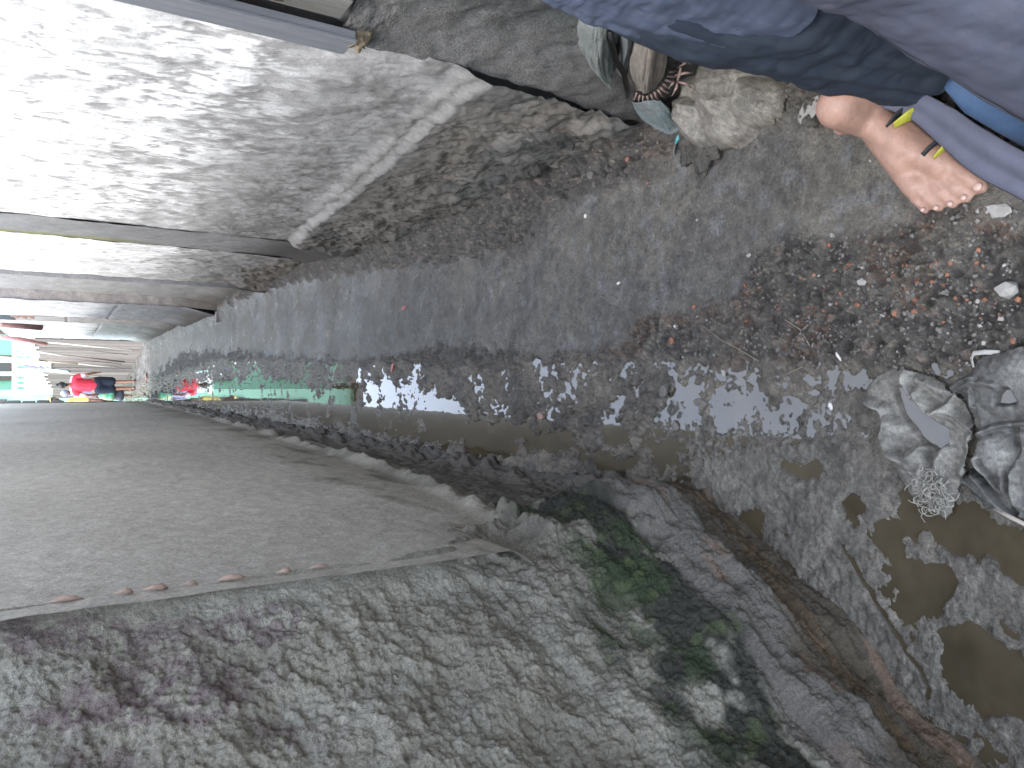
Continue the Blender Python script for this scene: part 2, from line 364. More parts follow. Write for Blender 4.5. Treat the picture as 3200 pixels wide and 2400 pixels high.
wall_s = thing('rendered_wall', (-.37, 8, 0), 'long flat grey cement rendered wall on the drain side, ledge along its foot', 'wall')
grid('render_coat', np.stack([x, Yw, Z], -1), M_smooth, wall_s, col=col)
M_block = flat_mat('raw_cement', (.19, .185, .175), .9, .2, 20)
box('wall_core', (-.60, 1.60, -.05), (-.42, 16.98, 2.72), M_block, wall_s)
box('wall_end', (-.62, 16.96, -.05), (-.355, 17.04, 2.74), M_block, wall_s)
for i in range(5):
    z0 = 1.55 + i * .24; box('edge_stone', (-.57, 17.045, z0), (-.325 + .012 * (i % 2), 17.26, z0 + .215), M_block, wall_s, .02)
# the near wall, coarse thrown plaster, turned away from the alley
CN = np.array((-.372, 1.47)); D = np.array((-.523, -.852)); N = np.array((.852, -.523))
s_ = np.concatenate([np.linspace(-.50, -.002, 110), np.linspace(0, 1.35, 520), np.linspace(1.36, 3.4, 50)]); zs = np.concatenate([np.linspace(-.08, 1.75, 620), np.linspace(1.76, 2.9, 20)])
Sg, Z = np.meshgrid(s_, zs)
b1 = fbm(Sg, Z, 3.2, 3, 31); b2 = fbm(Sg * .8, Z, 9, 4, 32, .55); b3 = fbm(Sg, Z, 55, 4, 33, .65); rd = ridg(Sg + .4 * b1, Z * 1.0 + .25 * Sg, 5.5, 3, 34) ; rd = rd - .5
wl, _ = wor(Sg, Z, 120, 6)
fl = ss(Z, .50, .08)
d = .045 * b1 + .026 * b2 + .0095 * b3 + .010 * rd + .0035 * np.clip(.7 - wl, 0, 1)
d = d * (1 - .4 * fl) + .085 * fl * (1 + .35 * b1) + .018 * fl * fbm(Sg * .5, Z * 3, 14, 4, 35)
cr = ss(Z, .27, .25) * ss(Z, .10, .16); d += .018 * cr * (1 + 2 * fbm(Sg, Z, 8, 3, 36))          # the clotted band above the footing
wr = .45 * ss(Z, .95, .50) + .012                      # low down the thrown plaster runs on round the corner
ed = ss(Sg + wr * (1 + 1.3 * b1 + 1.1 * b2), -.005, .012 + wr * 1.0)
lk = np.exp(-((Z - ledge_z(1.47 - Sg) - .02 * b1) / .036) ** 2) * ss(-Sg, -.05, .05); d = d + .030 * lk * (1 + b2); e2 = np.maximum(ss(Sg, .0, .14), ss(Z, .95, .55)); d = (d * e2 + .010 * (1 - e2)) * ed + .03 * ed - .03
th = ss(Sg, -.14, .14) * math.atan2(.523, .852); NX, NY = np.cos(th), -np.sin(th)
Sp = np.maximum(Sg, 0); Sn = np.minimum(Sg, 0); Xw = CN[0] + D[0] * Sp + NX * d; Yw = CN[1] + D[1] * Sp - Sn + NY * d
col = np.zeros(Z.shape + (3,)) + np.array((.35, .33, .275))
col = mix3(col, ss(fbm(Sg, Z, 2.4, 4, 37), -.05, .3) * .7, (.28, .26, .215))
col = mix3(col, ss(fbm(Sg, Z, 7, 4, 38), .05, .3) * .5 * ss(Z, .35, .7), (.44, .43, .375))
col = mix3(col, ss(Sg, .30, .05) * ss(Z, 1.15, .6) * .5, (.19, .175, .145))
# faded purple paint smears high on the wall
pu = ss(fbm(Sg * 2.2, Z * .9, 3.0, 4, 39), .05, .22) * ss(Z, 1.05, 1.3) * ss(Sg, .10, .2)
def onr(px, py):
    a = ((2400 - py) - CU) / F; b = (CV - px) / F; dy = C_ + b * S_; sn = (1.47 * a + .372 * dy) / (.852 * a - .523 * dy) if False else (a * 1.47 + .372 * dy) / (-.523 * dy + .852 * a); t_ = (1.47 - .852 * sn) / dy
    return sn, H + (-S_ + b * C_) * t_
for pts, wd in (([(30, 1960), (160, 1990), (300, 1975), (430, 1970), (560, 1965)], .05), ([(560, 1965), (700, 1960), (850, 1935)], .022), ([(90, 1875), (180, 1890)], .02), ([(430, 1990), (430, 2050)], .03), ([(0, 2010), (120, 2040)], .03), ([(480, 2160), (620, 2150), (760, 2150)], .03), ([(540, 2230), (700, 2210)], .03), ([(250, 2330), (420, 2330)], .04), ([(900, 2280), (1000, 2260)], .02)):
    pu = np.maximum(pu, ss(seg_d(Sg, Z, [onr(*q) for q in pts]) + .07 * fbm(Sg, Z, 9, 4, 44), wd, wd * .35) * .85)
col = mix3(col, pu * .62 * ss(fbm(Sg, Z, 60, 3, 46), -.3, .05), (.16, .10, .125))
low = ss(Z, .56, .42); zz = Z + .06 * b2 + .07 * b1
moss = ss(zz, .56, .44) * ss(zz, .22, .28); mn = fbm(Sg, Z * 1.6, 6.5, 5, 45)
moss2 = moss * ss(mn, -.20, .05); col = mix3(col, moss2 * .93, (.030, .033, .025))
col = mix3(col, moss * ss(fbm(Sg, Z, 9, 4, 47), .02, .25) * .75, (.040, .062, .028))
col = mix3(col, moss * ss(fbm(Sg, Z, 30, 3, 48), .2, .38) * .5, (.10, .13, .055))
col = mix3(col, ss(zz, .62, .5) * ss(zz, .38, .46) * ss(fbm(Sg, Z * 2, 8, 4, 49), .12, .3) * .7, (.24, .22, .185))
gm = ss(zz, .29, .25) * ss(zz, .09, .14); col = mix3(col, gm * .9, (.15, .137, .122))
br = ss(zz, .155, .11); col = mix3(col, br * .92, (.085, .068, .048))
col = mix3(col, ss(zz, .17, .10) * ss(fbm(Sg * .4, Z * 3, 9, 4, 50), .04, .22) * .6, (.115, .075, .040))
col = mix3(col, ss(zz, .26, .18) * ss(fbm(Sg * .6, Z * 2, 12, 3, 51), .22, .34) * .7, (.22, .15, .11))
col = mix3(col, lk * .7, (.27, .25, .21))
wall_r = thing('rough_wall', (-.37, 1.47, 0), 'near grey wall of coarse thrown plaster with mossy foot and faded purple stains', 'wall')
o = grid('plaster_coat', np.stack([Xw, Yw, Z], -1), M_rough, wall_r, col=col)
o = raw('wall_core', *(lambda a: ([(CN[0] + D[0] * s + N[0] * q, CN[1] + D[1] * s + N[1] * q, z) for z in (-.05, 2.85) for s, q in ((.06, -.06), (3.4, -.06), (3.4, -.3), (.0, -.3))], [(0, 1, 2, 3), (7, 6, 5, 4), (0, 4, 5, 1), (1, 5, 6, 2), (2, 6, 7, 3), (3, 7, 4, 0)]))(0), M_block, wall_r)
M_brick = flat_mat('pale_clay_brick', (.42, .27, .21), .9, .3, 90)
def chunk(name, c, sx, mat, parent, seed, rot=0.0, sub=1):
    """an irregular broken piece"""
    import bmesh
    rr = random.Random(seed); bm = bmesh.new(); bmesh.ops.create_icosphere(bm, subdivisions=1, radius=1.0)
    Q = Matrix.Rotation(rot, 3, 'Z') @ Matrix.Rotation(rr.uniform(-.12, .12), 3, 'X')
    for v in bm.verts:
        p = v.co * rr.uniform(.78, 1.22); p = Vector((max(-.95, min(.85, p.x)), max(-.9, min(.92, p.y)), max(-.6, min(.62, p.z)) * 1.4)); v.co = Vector(c) + Q @ Vector((p.x * sx[0], p.y * sx[1], p.z * sx[2]))
    me = bpy.data.meshes.new(name); bm.to_mesh(me); bm.free(); o = link(name, me, mat, parent); md = o.modifiers.new('bevel', 'BEVEL'); md.width = min(sx) * .12; md.segments = 2; return o
M_slv = flat_mat('broken_brick_edge', (.44, .32, .26), .9, .2, 90)
for k, (zc, ln) in enumerate(((1.50, .040), (1.415, .024), (1.365, .034), (1.310, .026), (1.235, .044), (1.14, .024), (1.07, .034))):
    tube('brick', [(-.368, 1.463, zc - ln * .62), (-.364, 1.462, zc - ln * .3), (-.3625, 1.460, zc + ln * .15 * (1 - 2 * (k % 2))), (-.366, 1.463, zc + ln * .6)], [.001, .0045 + .0015 * (k % 3), .0065 - .001 * (k % 4), .001], M_slv, wall_r, 6)
# ================================================================ RIGHT SIDE
print('right walls')
def vwall(name, p0, p1, h, n, nz, fn, mat, parent, logy=False):
    """wall sheet from p0 to p1 (plan), its face to the left of that direction; fn(S, Z, L) -> depth, colour"""
    p0 = np.array(p0); p1 = np.array(p1); L = np.hypot(*(p1 - p0)); d = (p1 - p0) / L; nn = np.array((-d[1], d[0]))
    u = np.linspace(0, 1, n); s = L * (u ** 1.6 if logy else u); zs = np.concatenate([np.linspace(-.1, .85, nz), np.linspace(.86, h, nz)])
    S, Z = np.meshgrid(s, zs); dd, col = fn(S, Z, L)
    return grid(name, np.stack([p0[0] + d[0] * S + nn[0] * dd, p0[1] + d[1] * S + nn[1] * dd, Z], -1), mat, parent, col=col)
def white_fn(seed, base=(.37, .36, .345), white=(.80, .79, .77), zp=1.0, amt=1.0, foot=(.082, .070, .056), footz=.45, hascove=False, y0=0.):
    def fn(S, Z, L):
        a = fbm(S, Z, 1.6, 4, seed); b = fbm(S, Z, 10, 4, seed + 1, .6); c2 = fbm(S * 1.0, Z * .75, 26, 5, seed + 2, .65)
        st = fbm(S * 3, Z * .7, 7, 4, seed + 3)
        d = .012 * a + .007 * b + .003 * c2
        col = np.zeros(Z.shape + (3,)) + np.array(base)
        w = ss(Z + .55 * a + .22 * b - .10 * S * 0 - zp, -.22, .22)
        w = w * ss(c2 + .55 * (Z - zp) + .25 * fbm(S, Z * .4, 60, 2, seed + 13), -.18, .06) * amt
        col = mix3(col, ss(a, -.1, .3) * .4, tuple(.8 * q for q in base))
        col = mix3(col, w, white)
        col = mix3(col, w * ss(st, .18, .34) * .45, (.40, .39, .38)); col = mix3(col, w * ss(fbm(S * 1.0, Z * .6, 8, 4, seed + 6), .10, .20) * .6, (.50, .49, .47)); dsh = ss(fbm(S, Z * .30, 42, 2, seed + 12) + .25 * a, .30, .38); col = mix3(col, dsh * w * .7, (.34, .33, .31)); d = d - .003 * dsh
        f = ss(Z + .25 * a + .1 * b - footz, .14, -.14); col = mix3(col, f * .9, foot)
        g_ = ss(Z - footz - .45 - .4 * a, .2, -.2) * (1 - f); col = mix3(col, g_ * .55, (.165, .160, .152))
        col = mix3(col, g_ * ss(b, .0, .25) * .6, (.115, .108, .10)); col = mix3(col, g_ * ss(fbm(S, Z, 5, 4, seed + 8), .1, .3) * .5, (.25, .245, .235))
        d += ss(Z, .5, .0) * (.03 + .04 * fbm(S, Z, 5, 4, seed + 4)) + .02 * f * fbm(S, Z, 16, 4, seed + 5, .6)
        if hascove:
            zl = .60 - .05 * S + .05 * fbm(S, Z * 0, 2.5, 3, seed + 7); k = np.exp(-((Z - zl) / .036) ** 2) * ss(fbm(S, Z * 0 + 4, 1.5, 2, seed + 9), -.42, -.12) * ss(S, 2.3, .9)
            d += .020 * k * (1 + a + .3 * b) + .03 * ss(zl - Z, 0, .05); col = mix3(col, k * .7, (.18, .17, .152))
            bl = ss(zl - Z, .02, .10); col = mix3(col, bl * .75, (.105, .095, .082)); col = mix3(col, bl * ss(b, .05, .25) * .5, (.17, .155, .135))
            col = mix3(col, bl * ss(fbm(S, Z, 4, 3, seed + 10), .02, .2) * .6, (.06, .062, .06))
        return d, col
    return fn
YC = 1.66
w1 = thing('whitewashed_wall', (.80, YC, 0), 'peeling whitewashed wall nearest on the right, its foot brown with mud', 'wall')
vwall('plaster', (.80, YC), (.80, 4.20), 3.1, 420, 190, white_fn(200, zp=1.05, hascove=True), M_white, w1)
box('wall_core', (.85, YC + .01, -.1), (1.02, 4.15, 3.08), M_block, w1)
w2 = thing('stained_wall', (.84, 4.6, 0), 'second whitewashed wall on the right behind a dark gutter strip with green algae', 'wall')
def strip_fn(S, Z, L):
    a = fbm(S, Z, 6, 4, 230); col = np.zeros(Z.shape + (3,)) + np.array((.30, .295, .285)); col = mix3(col, ss(S / L + .15 * a, .75, .9) * ss(Z, .9, 1.4), (.25, .25, .10)); col = mix3(col, ss(Z, .7, .3), (.09, .08, .07)); return .01 * a + .04 * ss(Z, .3, 0), col
vwall('gutter_strip', (.795, 4.17), (.868, 5.10), 3.0, 60, 110, strip_fn, M_smooth, w2)
vwall('plaster', (.862, 5.08), (.83, 6.53), 3.0, 160, 120, white_fn(240, zp=.72, white=(.74, .73, .71), footz=.30), M_white, w2)
def plain_fn(seed, c, foot=(.12, .105, .085), fz=.3, crack=None, cz=None, up=None):
    def fn(S, Z, L):
        a = fbm(S, Z, 1.5, 4, seed); b = fbm(S, Z, 9, 4, seed + 1); col = np.zeros(Z.shape + (3,)) + np.array(c)
        if up: col = mix3(col, ss(Z + .2 * a, up[1] - .15, up[1] + .15), up[0])
        col = mix3(col, ss(b, 0, .3) * .35, tuple(.7 * q for q in c)); col = mix3(col, ss(Z + .2 * a, fz + .2, fz - .2) * .9, foot)
        d = .012 * a + .008 * b + .07 * ss(Z, .4, 0)
        if crack: k = np.abs(Z - crack - .03 * b) < .009; d = d - .01 * k; col = mix3(col, k * .6, (.1, .095, .09))
        return d, col
    return fn
box('wall_core', (.92, 4.17, -.1), (1.02, 6.48, 2.98), M_block, w2)
w3 = thing('brick_pier_wall', (.9, 6.5, 0), 'shaded grey wall with rough mortar joints behind the stained wall', 'wall')
vwall('render_coat', (.80, 6.5), (1.03, 6.56), 2.6, 20, 90, plain_fn(300, (.42, .41, .40)), M_smooth, w3)
vwall('render_coat', (.99, 6.55), (.96, 8.95), 2.6, 60, 90, plain_fn(310, (.40, .39, .37)), M_smooth, w3)
box('wall_core', (1.02, 6.5, -.1), (1.2, 18.4, 2.58), M_block, w3)
w4 = thing('pinkish_wall', (.9, 9, 0), 'pale pinkish plastered pier standing forward of the far right wall', 'wall')
vwall('render_coat', (1.0, 8.94), (.86, 8.99), 2.6, 20, 90, plain_fn(320, (.42, .38, .35)), M_smooth, w4)
vwall('render_coat', (.865, 8.98), (.90, 11.6), 2.7, 60, 90, plain_fn(330, (.34, .35, .36), crack=1.02, up=((.74, .74, .73), 1.25)), M_smooth, w4)
vwall('render_coat', (.90, 11.6), (.98, 11.62), 2.7, 10, 60, plain_fn(340, (.3, .29, .28)), M_smooth, w4)
w5 = thing('cracked_blue_wall', (1.0, 13, 0), 'far pale blue grey wall with a crack running across it', 'wall')
vwall('render_coat', (.98, 11.62), (.95, 13.2), 2.6, 30, 90, plain_fn(350, (.40, .38, .36), crack=1.5), M_smooth, w5)
vwall('render_coat', (.95, 13.2), (.98, 18.4), 2.5, 80, 90, plain_fn(360, (.38, .41, .41), crack=1.05, up=((.78, .79, .77), 1.15)), M_smooth, w5)
# low near wall under the opening
w0 = thing('low_mossy_wall', (.86, 1.4, 0), 'low dark rough wall under the door frame beside the heap of sacks', 'wall')
def low_fn(S, Z, L):
    a = fbm(S, Z, 4, 4, 400); b = fbm(S, Z, 14, 5, 401, .6); col = np.zeros(Z.shape + (3,)) + np.array((.10, .107, .105))
    col = mix3(col, ss(b, .0, .25) * .6, (.13, .125, .115)); col = mix3(col, ss(S, L - .32, L - .1) * .7, (.22, .21, .20)); col = mix3(col, ss(Z, .5, .2) * .7, (.07, .062, .055))
    return .018 * a + .012 * b + .03 * ss(Z, .5, 0) + .02 * ss(S, L - .25, L), col
vwall('rough_face', (.86, .98), (.82, YC + .02), .97, 220, 110, low_fn, M_rough, w0)
box('wall_top', (.83, .98, .94), (1.1, YC, .975), M_block, w0, .01); box('wall_core', (.885, .98, -.1), (1.1, YC, .935), M_block, w0)
w00 = thing('side_wall', (1.3, 0, 0), 'plain grey wall of the yard entrance beside the photographer', 'wall')
box('wall_face', (1.25, -2.4, -.1), (1.42, YC, 3.0), M_block, w00); box('wall_return', (1.02, YC + .02, -.1), (1.25, YC + .2, 3.0), M_block, w00)
# ================================================================ THINGS
print('things')
def CR(P, n):
    """smooth curve through the rows of P, n samples"""
    P = np.asarray(P, float); k = len(P); u = np.linspace(0, k - 1, n); i = np.clip(u.astype(int), 0, k - 2); f = (u - i).reshape(-1, *([1] * (P.ndim - 1)))
    p0, p1, p2, p3 = P[np.maximum(i - 1, 0)], P[i], P[i + 1], P[np.minimum(i + 2, k - 1)]
    return .5 * (2 * p1 + (p2 - p0) * f + (2 * p0 - 5 * p1 + 4 * p2 - p3) * f ** 2 + (3 * p1 - p0 - 3 * p2 + p3) * f ** 3)
def normals(P):
    a = np.gradient(P, axis=1); b = np.gradient(P, axis=0); n = np.cross(a, b); return n / (np.linalg.norm(n, axis=-1, keepdims=True) + 1e-9)
def patch(name, ctrl, nv, nu, mat, parent, col, amp=.006, f=9, seed=0, thick=.002, rg=.85, c2=None, fine=.001, str_=(1, .35)):
    P = CR(np.asarray(ctrl, float), nv); P = CR(P.transpose(1, 0, 2), nu).transpose(1, 0, 2)
    u, v = np.meshgrid(np.linspace(0, 1, nu), np.linspace(0, 1, nv))
    d = amp * (ridg(u * str_[0], v * str_[1], f, 3, seed)) + fine * fbm(u, v, 60, 3, seed + 1)
    P = P + normals(P) * d[..., None]
    c = np.zeros(u.shape + (3,)) + np.array(col); c = mix3(c, ss(fbm(u, v, 4, 4, seed + 2), 0, .3) * .5, c2 or tuple(.6 * q for q in col))
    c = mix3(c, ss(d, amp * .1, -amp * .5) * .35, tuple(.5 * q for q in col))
    return grid(name, P, mat, parent, col=c, rgh=np.full(u.shape, rg), solid=thick)
def inflate(name, c, rad, mat, parent, col, seed=0, amp=.15, c2=None, n=60, rot=0, rg=.85, f=3):
    th, ph = np.meshgrid(np.linspace(0, 2 * np.pi, n * 2), np.linspace(0.001, np.pi - .001, n))
    x, y, z = np.sin(ph) * np.cos(th), np.sin(ph) * np.sin(th), np.cos(ph)
    k = (fbm(x + z * .7, y - z * .6, f, 4, seed) + fbm(x - z * .5 + 9, y + z * .8, f, 4, seed + 1)) * amp * 2; r = 1 + k
    k2 = fbm(x + z * .7, y - z * .6, 22, 3, seed + 4)
    r = r + .05 * k2; X_, Y_, Z_ = x * r * rad[0], y * r * rad[1], z * r * rad[2]
    P = np.stack([c[0] + X_ * math.cos(rot) - Y_ * math.sin(rot), c[1] + X_ * math.sin(rot) + Y_ * math.cos(rot), c[2] + Z_], -1)
    cc = np.zeros(x.shape + (3,)) + np.array(col); cc = mix3(cc, ss(k2 + k, 0, .3) * .6, c2 or tuple(1.4 * q for q in col)); cc = mix3(cc, ss(fbm(x + z, y, 6, 3, seed + 7), .05, .3) * .5, tuple(.55 * q for q in col))
    return grid(name, P[::-1], mat, parent, col=cc, rgh=np.full(x.shape, rg))
def gh(x, y): return float(ground_h(np.array([[x]]), np.array([[y]]))[0, 0])

# ---- door frame at the opening on the right
M_steel = flat_mat('grey_painted_steel', (.20, .205, .22), .45, .15, 60, .0004, .5, (1, 1, .1)); M_board = flat_mat('weathered_board', (.17, .165, .15), .85, .3, 30, .001, .3, (1, 1, .08))
M_lump = flat_mat('crumbling_mortar', (.30, .24, .16), .95, .4, 40, .004)
fr = thing('door_frame', (.80, YC, .94), 'dark grey steel and board door frame set in the wall above the sill, bottom end showing', 'door frame')
box('steel_channel', (.772, 1.60, .945), (.792, YC + .03, 2.6), M_steel, fr, .002)
box('steel_lip', (.764, 1.597, .945), (.772, 1.606, 2.6), M_steel, fr, .001)
box('board', (.80, 1.50, .985), (.86, 1.585, 2.6), M_board, fr, .003)
o = inflate('mortar_lump', (.80, 1.52, 1.24), (.03, .045, .12), M_lump, fr, (.3, .24, .16), 3, .3, n=24); 
inflate('mortar_lump', (.80, 1.64, .93), (.03, .03, .03), M_lump, fr, (.3, .24, .16), 4, .3, n=20)

# ---- sack heap against the right wall
hp = at(1950, 230, .3)
net = thing('net_sack', at(1850, 150, .3), 'grey green net sack slumped down the wall onto the dirt, tail dangling', 'sack')
patch('net_body', [[at(1768, -40, .54), at(1880, -60, .54), at(1990, -70, .5)], [at(1766, 60, .47), at(1868, 60, .52), at(1965, 60, .42)], [at(1775, 140, .40), at(1862, 150, .46), at(1930, 150, .36)], [at(1815, 215, .30), at(1870, 220, .36), at(1925, 225, .26)], [at(1868, 285, .19), at(1905, 285, .24), at(1950, 280, .16)]], 90, 110, M_cloth, net, (.17, .185, .17), .012, 8, 500, c2=(.24, .25, .225))
patch('net_tail', [[at(1868, 275, .2), at(1900, 280, .24), at(1945, 275, .17)], [at(1885, 320, .13), at(1915, 325, .16), at(1945, 320, .11)], [at(1905, 370, .07), at(1932, 372, .095), at(1962, 365, .05)], [at(1912, 402, .035), at(1935, 412, .04), at(1958, 402, .03)]], 60, 60, M_cloth, net, (.17, .18, .16), .008, 6, 510)
rim = [at(1905, 95, .47), at(1912, 140, .43), at(1925, 190, .37), at(1950, 230, .30), at(1958, 270, .25), at(1962, 300, .2)]
tube('net_hem', rim, .008, M_cloth, net, 8)
bg_ = thing('burlap_cloth', at(2010, 200, .35), 'muddy beige cloth with a frayed pink fringe on top of the sack heap', 'cloth')
patch('cloth_body', [[at(1960, 20, .5), at(2010, 10, .52), at(2100, 20, .44)], [at(1972, 110, .42), at(2030, 105, .46), at(2095, 115, .38)], [at(1962, 180, .34), at(2020, 180, .40), at(2085, 185, .32)], [at(1962, 240, .26), at(2015, 240, .33), at(2075, 240, .26)], [at(1980, 285, .19), at(2015, 295, .22), at(2055, 280, .19)]], 90, 80, M_cloth, bg_, (.20, .17, .135), .012, 5, 520, c2=(.29, .255, .20))
M_fr = flat_mat('frayed_pink_thread', (.24, .165, .14), .9, .25, 90)
for k, (px, py, dx, dy) in enumerate([(1990, 290, -8, 34), (2000, 297, -2, 38), (2010, 300, 4, 34), (2022, 300, 12, 36), (2034, 296, 16, 30), (2046, 288, 14, 34), (2056, 280, 18, 26), (2064, 272, 26, 24), (2072, 262, 30, 18), (2078, 250, 34, 10), (2084, 238, 36, 4), (2090, 226, 34, -6)]):
    p = [at(px, py, .20), at(px + dx * .4 + random.uniform(-3, 3), py + dy * .4, .185), at(px + dx * .75 + random.uniform(-5, 5), py + dy * .75, .16), at(px + dx + random.uniform(-6, 6), py + dy, .13)]
    tube('fringe_thread', p, [.0035, .003, .0026, .0012], M_fr, bg_, 5)
for k, (a, b_) in enumerate([((2118, 255), (2125, 190)), ((2125, 190), (2160, 205)), ((2118, 255), (2160, 275)), ((2112, 235), (2165, 228)), ((2120, 210), (2155, 190)), ((2118, 255), (2100, 300)), ((2108, 250), (2090, 275))]):
    mdp = ((a[0] + b_[0]) / 2 + 5, (a[1] + b_[1]) / 2 - 4); tube('fringe_thread', [at(*a, .235), at(*mdp, .25), at(*b_, .225)], [.004, .0035, .0015], M_fr, bg_, 5)
dk = thing('striped_cloth', at(1925, 160, .4), 'narrow grey blue cloth roll squeezed between net and beige cloth', 'cloth')
patch('cloth_body', [[at(1930, 60, .47), at(1960, 60, .49), at(1985, 65, .46)], [at(1935, 150, .37), at(1960, 150, .40), at(1975, 150, .37)], [at(1925, 215, .29), at(1945, 215, .31), at(1965, 215, .28)], [at(1928, 240, .24), at(1942, 242, .25), at(1955, 238, .24)]], 60, 30, M_cloth, dk, (.17, .185, .185), .005, 5, 530)
gc = thing('teal_sack', at(2050, 380, .1), 'torn blue green plastic sack scrap trailing on the mud below the heap', 'sack')
patch('sack_body', [[at(1972, 318, .17), at(2015, 318, .20), at(2065, 312, .19)], [at(1985, 345, .13), at(2035, 348, .16), at(2088, 345, .14)], [at(2018, 378, .08), at(2060, 378, .11), at(2105, 370, .09)], [at(2055, 405, .045), at(2085, 405, .06), at(2125, 395, .05)], [at(2085, 418, .03), at(2105, 420, .035), at(2132, 412, .03)]], 70, 70, M_cloth, gc, (.17, .21, .205), .006, 6, 540, c2=(.20, .185, .17))
M_tq = flat_mat('turquoise_plastic', (.08, .30, .32), .4, .2, 40)
tube('sack_tip', [at(2128, 410, .035), at(2120, 432, .04), at(2110, 452, .035)], [.004, .007, .003], M_tq, gc, 8)
M_gr = flat_mat('muddy_plastic_strip', (.13, .14, .13), .7, .2, 40)
tube('sack_tie', [at(2112, 448, .035), at(2106, 475, .03), at(2112, 500, .025), at(2130, 516, .018)], [(.004, .009), (.004, .011), (.004, .009), (.002, .004)], M_gr, gc, 8)
ds = thing('dirt_sack', at(2260, 300, 0), 'burst sack of grey dirt slumped at the foot of the low wall', 'sack')
c0 = at(2180, 440, .03); inflate('dirt_clod', (c0[0], c0[1], .02), (.10, .07, .038), M_ground, ds, (.095, .085, .07), 27, .2, (.13, .12, .10), 40, .5)
dm = thing('dirt_mound', at(1800, 330, 0), 'bank of dirt and broken cement heaped along the wall foot', 'dirt mound')
for k, (px, py, z, r3, cc) in enumerate([(1700, 385, .02, (.08, .12, .03), (.10, .092, .08)), (1690, 420, .05, (.08, .16, .07), (.085, .075, .062)), (1500, 400, .16, (.07, .09, .06), (.12, .115, .11)), (1620, 290, .16, (.10, .13, .09), (.085, .078, .068)), (1700, 190, .24, (.085, .11, .15), (.11, .103, .09))]):
    c0 = at(px, py, z); inflate('dirt_clod', (min(c0[0], .82), c0[1], z - .02), r3, M_ground, dm, cc, 40 + k, .10, n=60, f=4)

# ---- flattened sacks on the mud at the near left
def sheet(name, outline, ridges, lobes, mat, parent, col, seed, z0=.012, step=.0022, hole=None, hi=(.30, .29, .27), flat_=None):
    P = G(*outline); A = np.array(P); xs = np.arange(A[:, 0].min() - .01, A[:, 0].max() + .01, step); ys = np.arange(A[:, 1].min() - .01, A[:, 1].max() + .01, step)
    X, Y = np.meshgrid(xs, ys); sd = poly_sd(X, Y, P) + .005 * fbm(X, Y, 60, 3, seed)
    wx_ = X + .006 * fbm(X, Y, 20, 3, seed + 1); wy_ = Y + .006 * fbm(X, Y, 20, 3, seed + 2)
    h = z0 + .012 * fbm(X, Y, 8, 3, seed + 3) + .0015 * fbm(X, Y, 90, 3, seed + 4) + .008 * ss(sd, 0, .02) + .0055 * ridg(X + .02 * fbm(X, Y, 9, 2, seed + 11), Y, 15, 3, seed + 12)
    cr = np.zeros(X.shape)
    for pts, hh, wd in ridges:
        d = seg_d(wx_, wy_, G(*pts)); p = hh * .85 * np.clip(1 - d / (wd * 1.1), 0, 1) ** 1.05; h += p; cr = np.maximum(cr, np.abs(p) * np.sign(hh))
    for (px, py), r, hh in lobes:
        c = at(px, py, 0); h += hh * np.clip(1 - (np.hypot(wx_ - c[0], wy_ - c[1]) / r) ** 2, 0, 1) ** .7
    if hole:
        for hp_, hz in hole: k = ss(poly_sd(wx_, wy_, G(*hp_)), -.006, .006); h = h * (1 - k) + hz * k
    c = np.zeros(X.shape + (3,)) + np.array(col); c = mix3(c, ss(h, z0 + .008, z0 + .04) * .75, hi)  # raised folds lightened towards hi: their highlight is put into the colour
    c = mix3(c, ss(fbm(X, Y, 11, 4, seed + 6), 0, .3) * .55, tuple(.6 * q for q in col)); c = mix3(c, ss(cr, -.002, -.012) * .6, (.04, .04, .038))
    weave = np.sin(X * 1500) * np.sin(Y * 1500); c = c * (1 + .12 * weave[..., None] + .7 * fbm(X, Y, 150, 3, seed + 8)[..., None])
    n0 = X.size; idx = np.arange(n0).reshape(X.shape); q = np.stack([idx[:-1, :-1], idx[:-1, 1:], idx[1:, 1:], idx[1:, :-1]], -1)
    keep = (sd[:-1, :-1] > 0) & (sd[1:, 1:] > 0) & (sd[:-1, 1:] > 0) & (sd[1:, :-1] > 0); q = q[keep]
    used = np.unique(q); mp = np.zeros(n0, int); mp[used] = np.arange(len(used)); q = mp[q]
    V = np.stack([X, Y, h], -1).reshape(-1, 3)[used]; me = bpy.data.meshes.new(name)
    me.vertices.add(len(V)); me.vertices.foreach_set('co', V.reshape(-1).astype(np.float32)); me.loops.add(q.size); me.loops.foreach_set('vertex_index', q.reshape(-1).astype(np.int32))
    me.polygons.add(len(q)); me.polygons.foreach_set('loop_start', np.arange(0, q.size, 4, dtype=np.int32)); me.polygons.foreach_set('use_smooth', np.ones(len(q), bool)); me.update(calc_edges=True)
    a = me.color_attributes.new('Col', 'FLOAT_COLOR', 'POINT'); cc = np.ones((len(V), 4), np.float32); cc[:, :3] = c.reshape(-1, 3)[used]; a.data.foreach_set('color', cc.reshape(-1))
    a = me.attributes.new('rgh', 'FLOAT', 'POINT'); a.data.foreach_set('value', np.full(len(V), .62, np.float32))
    o = link(name, me, mat, parent); md = o.modifiers.new('thick', 'SOLIDIFY'); md.thickness = .002; md.offset = -1; return o
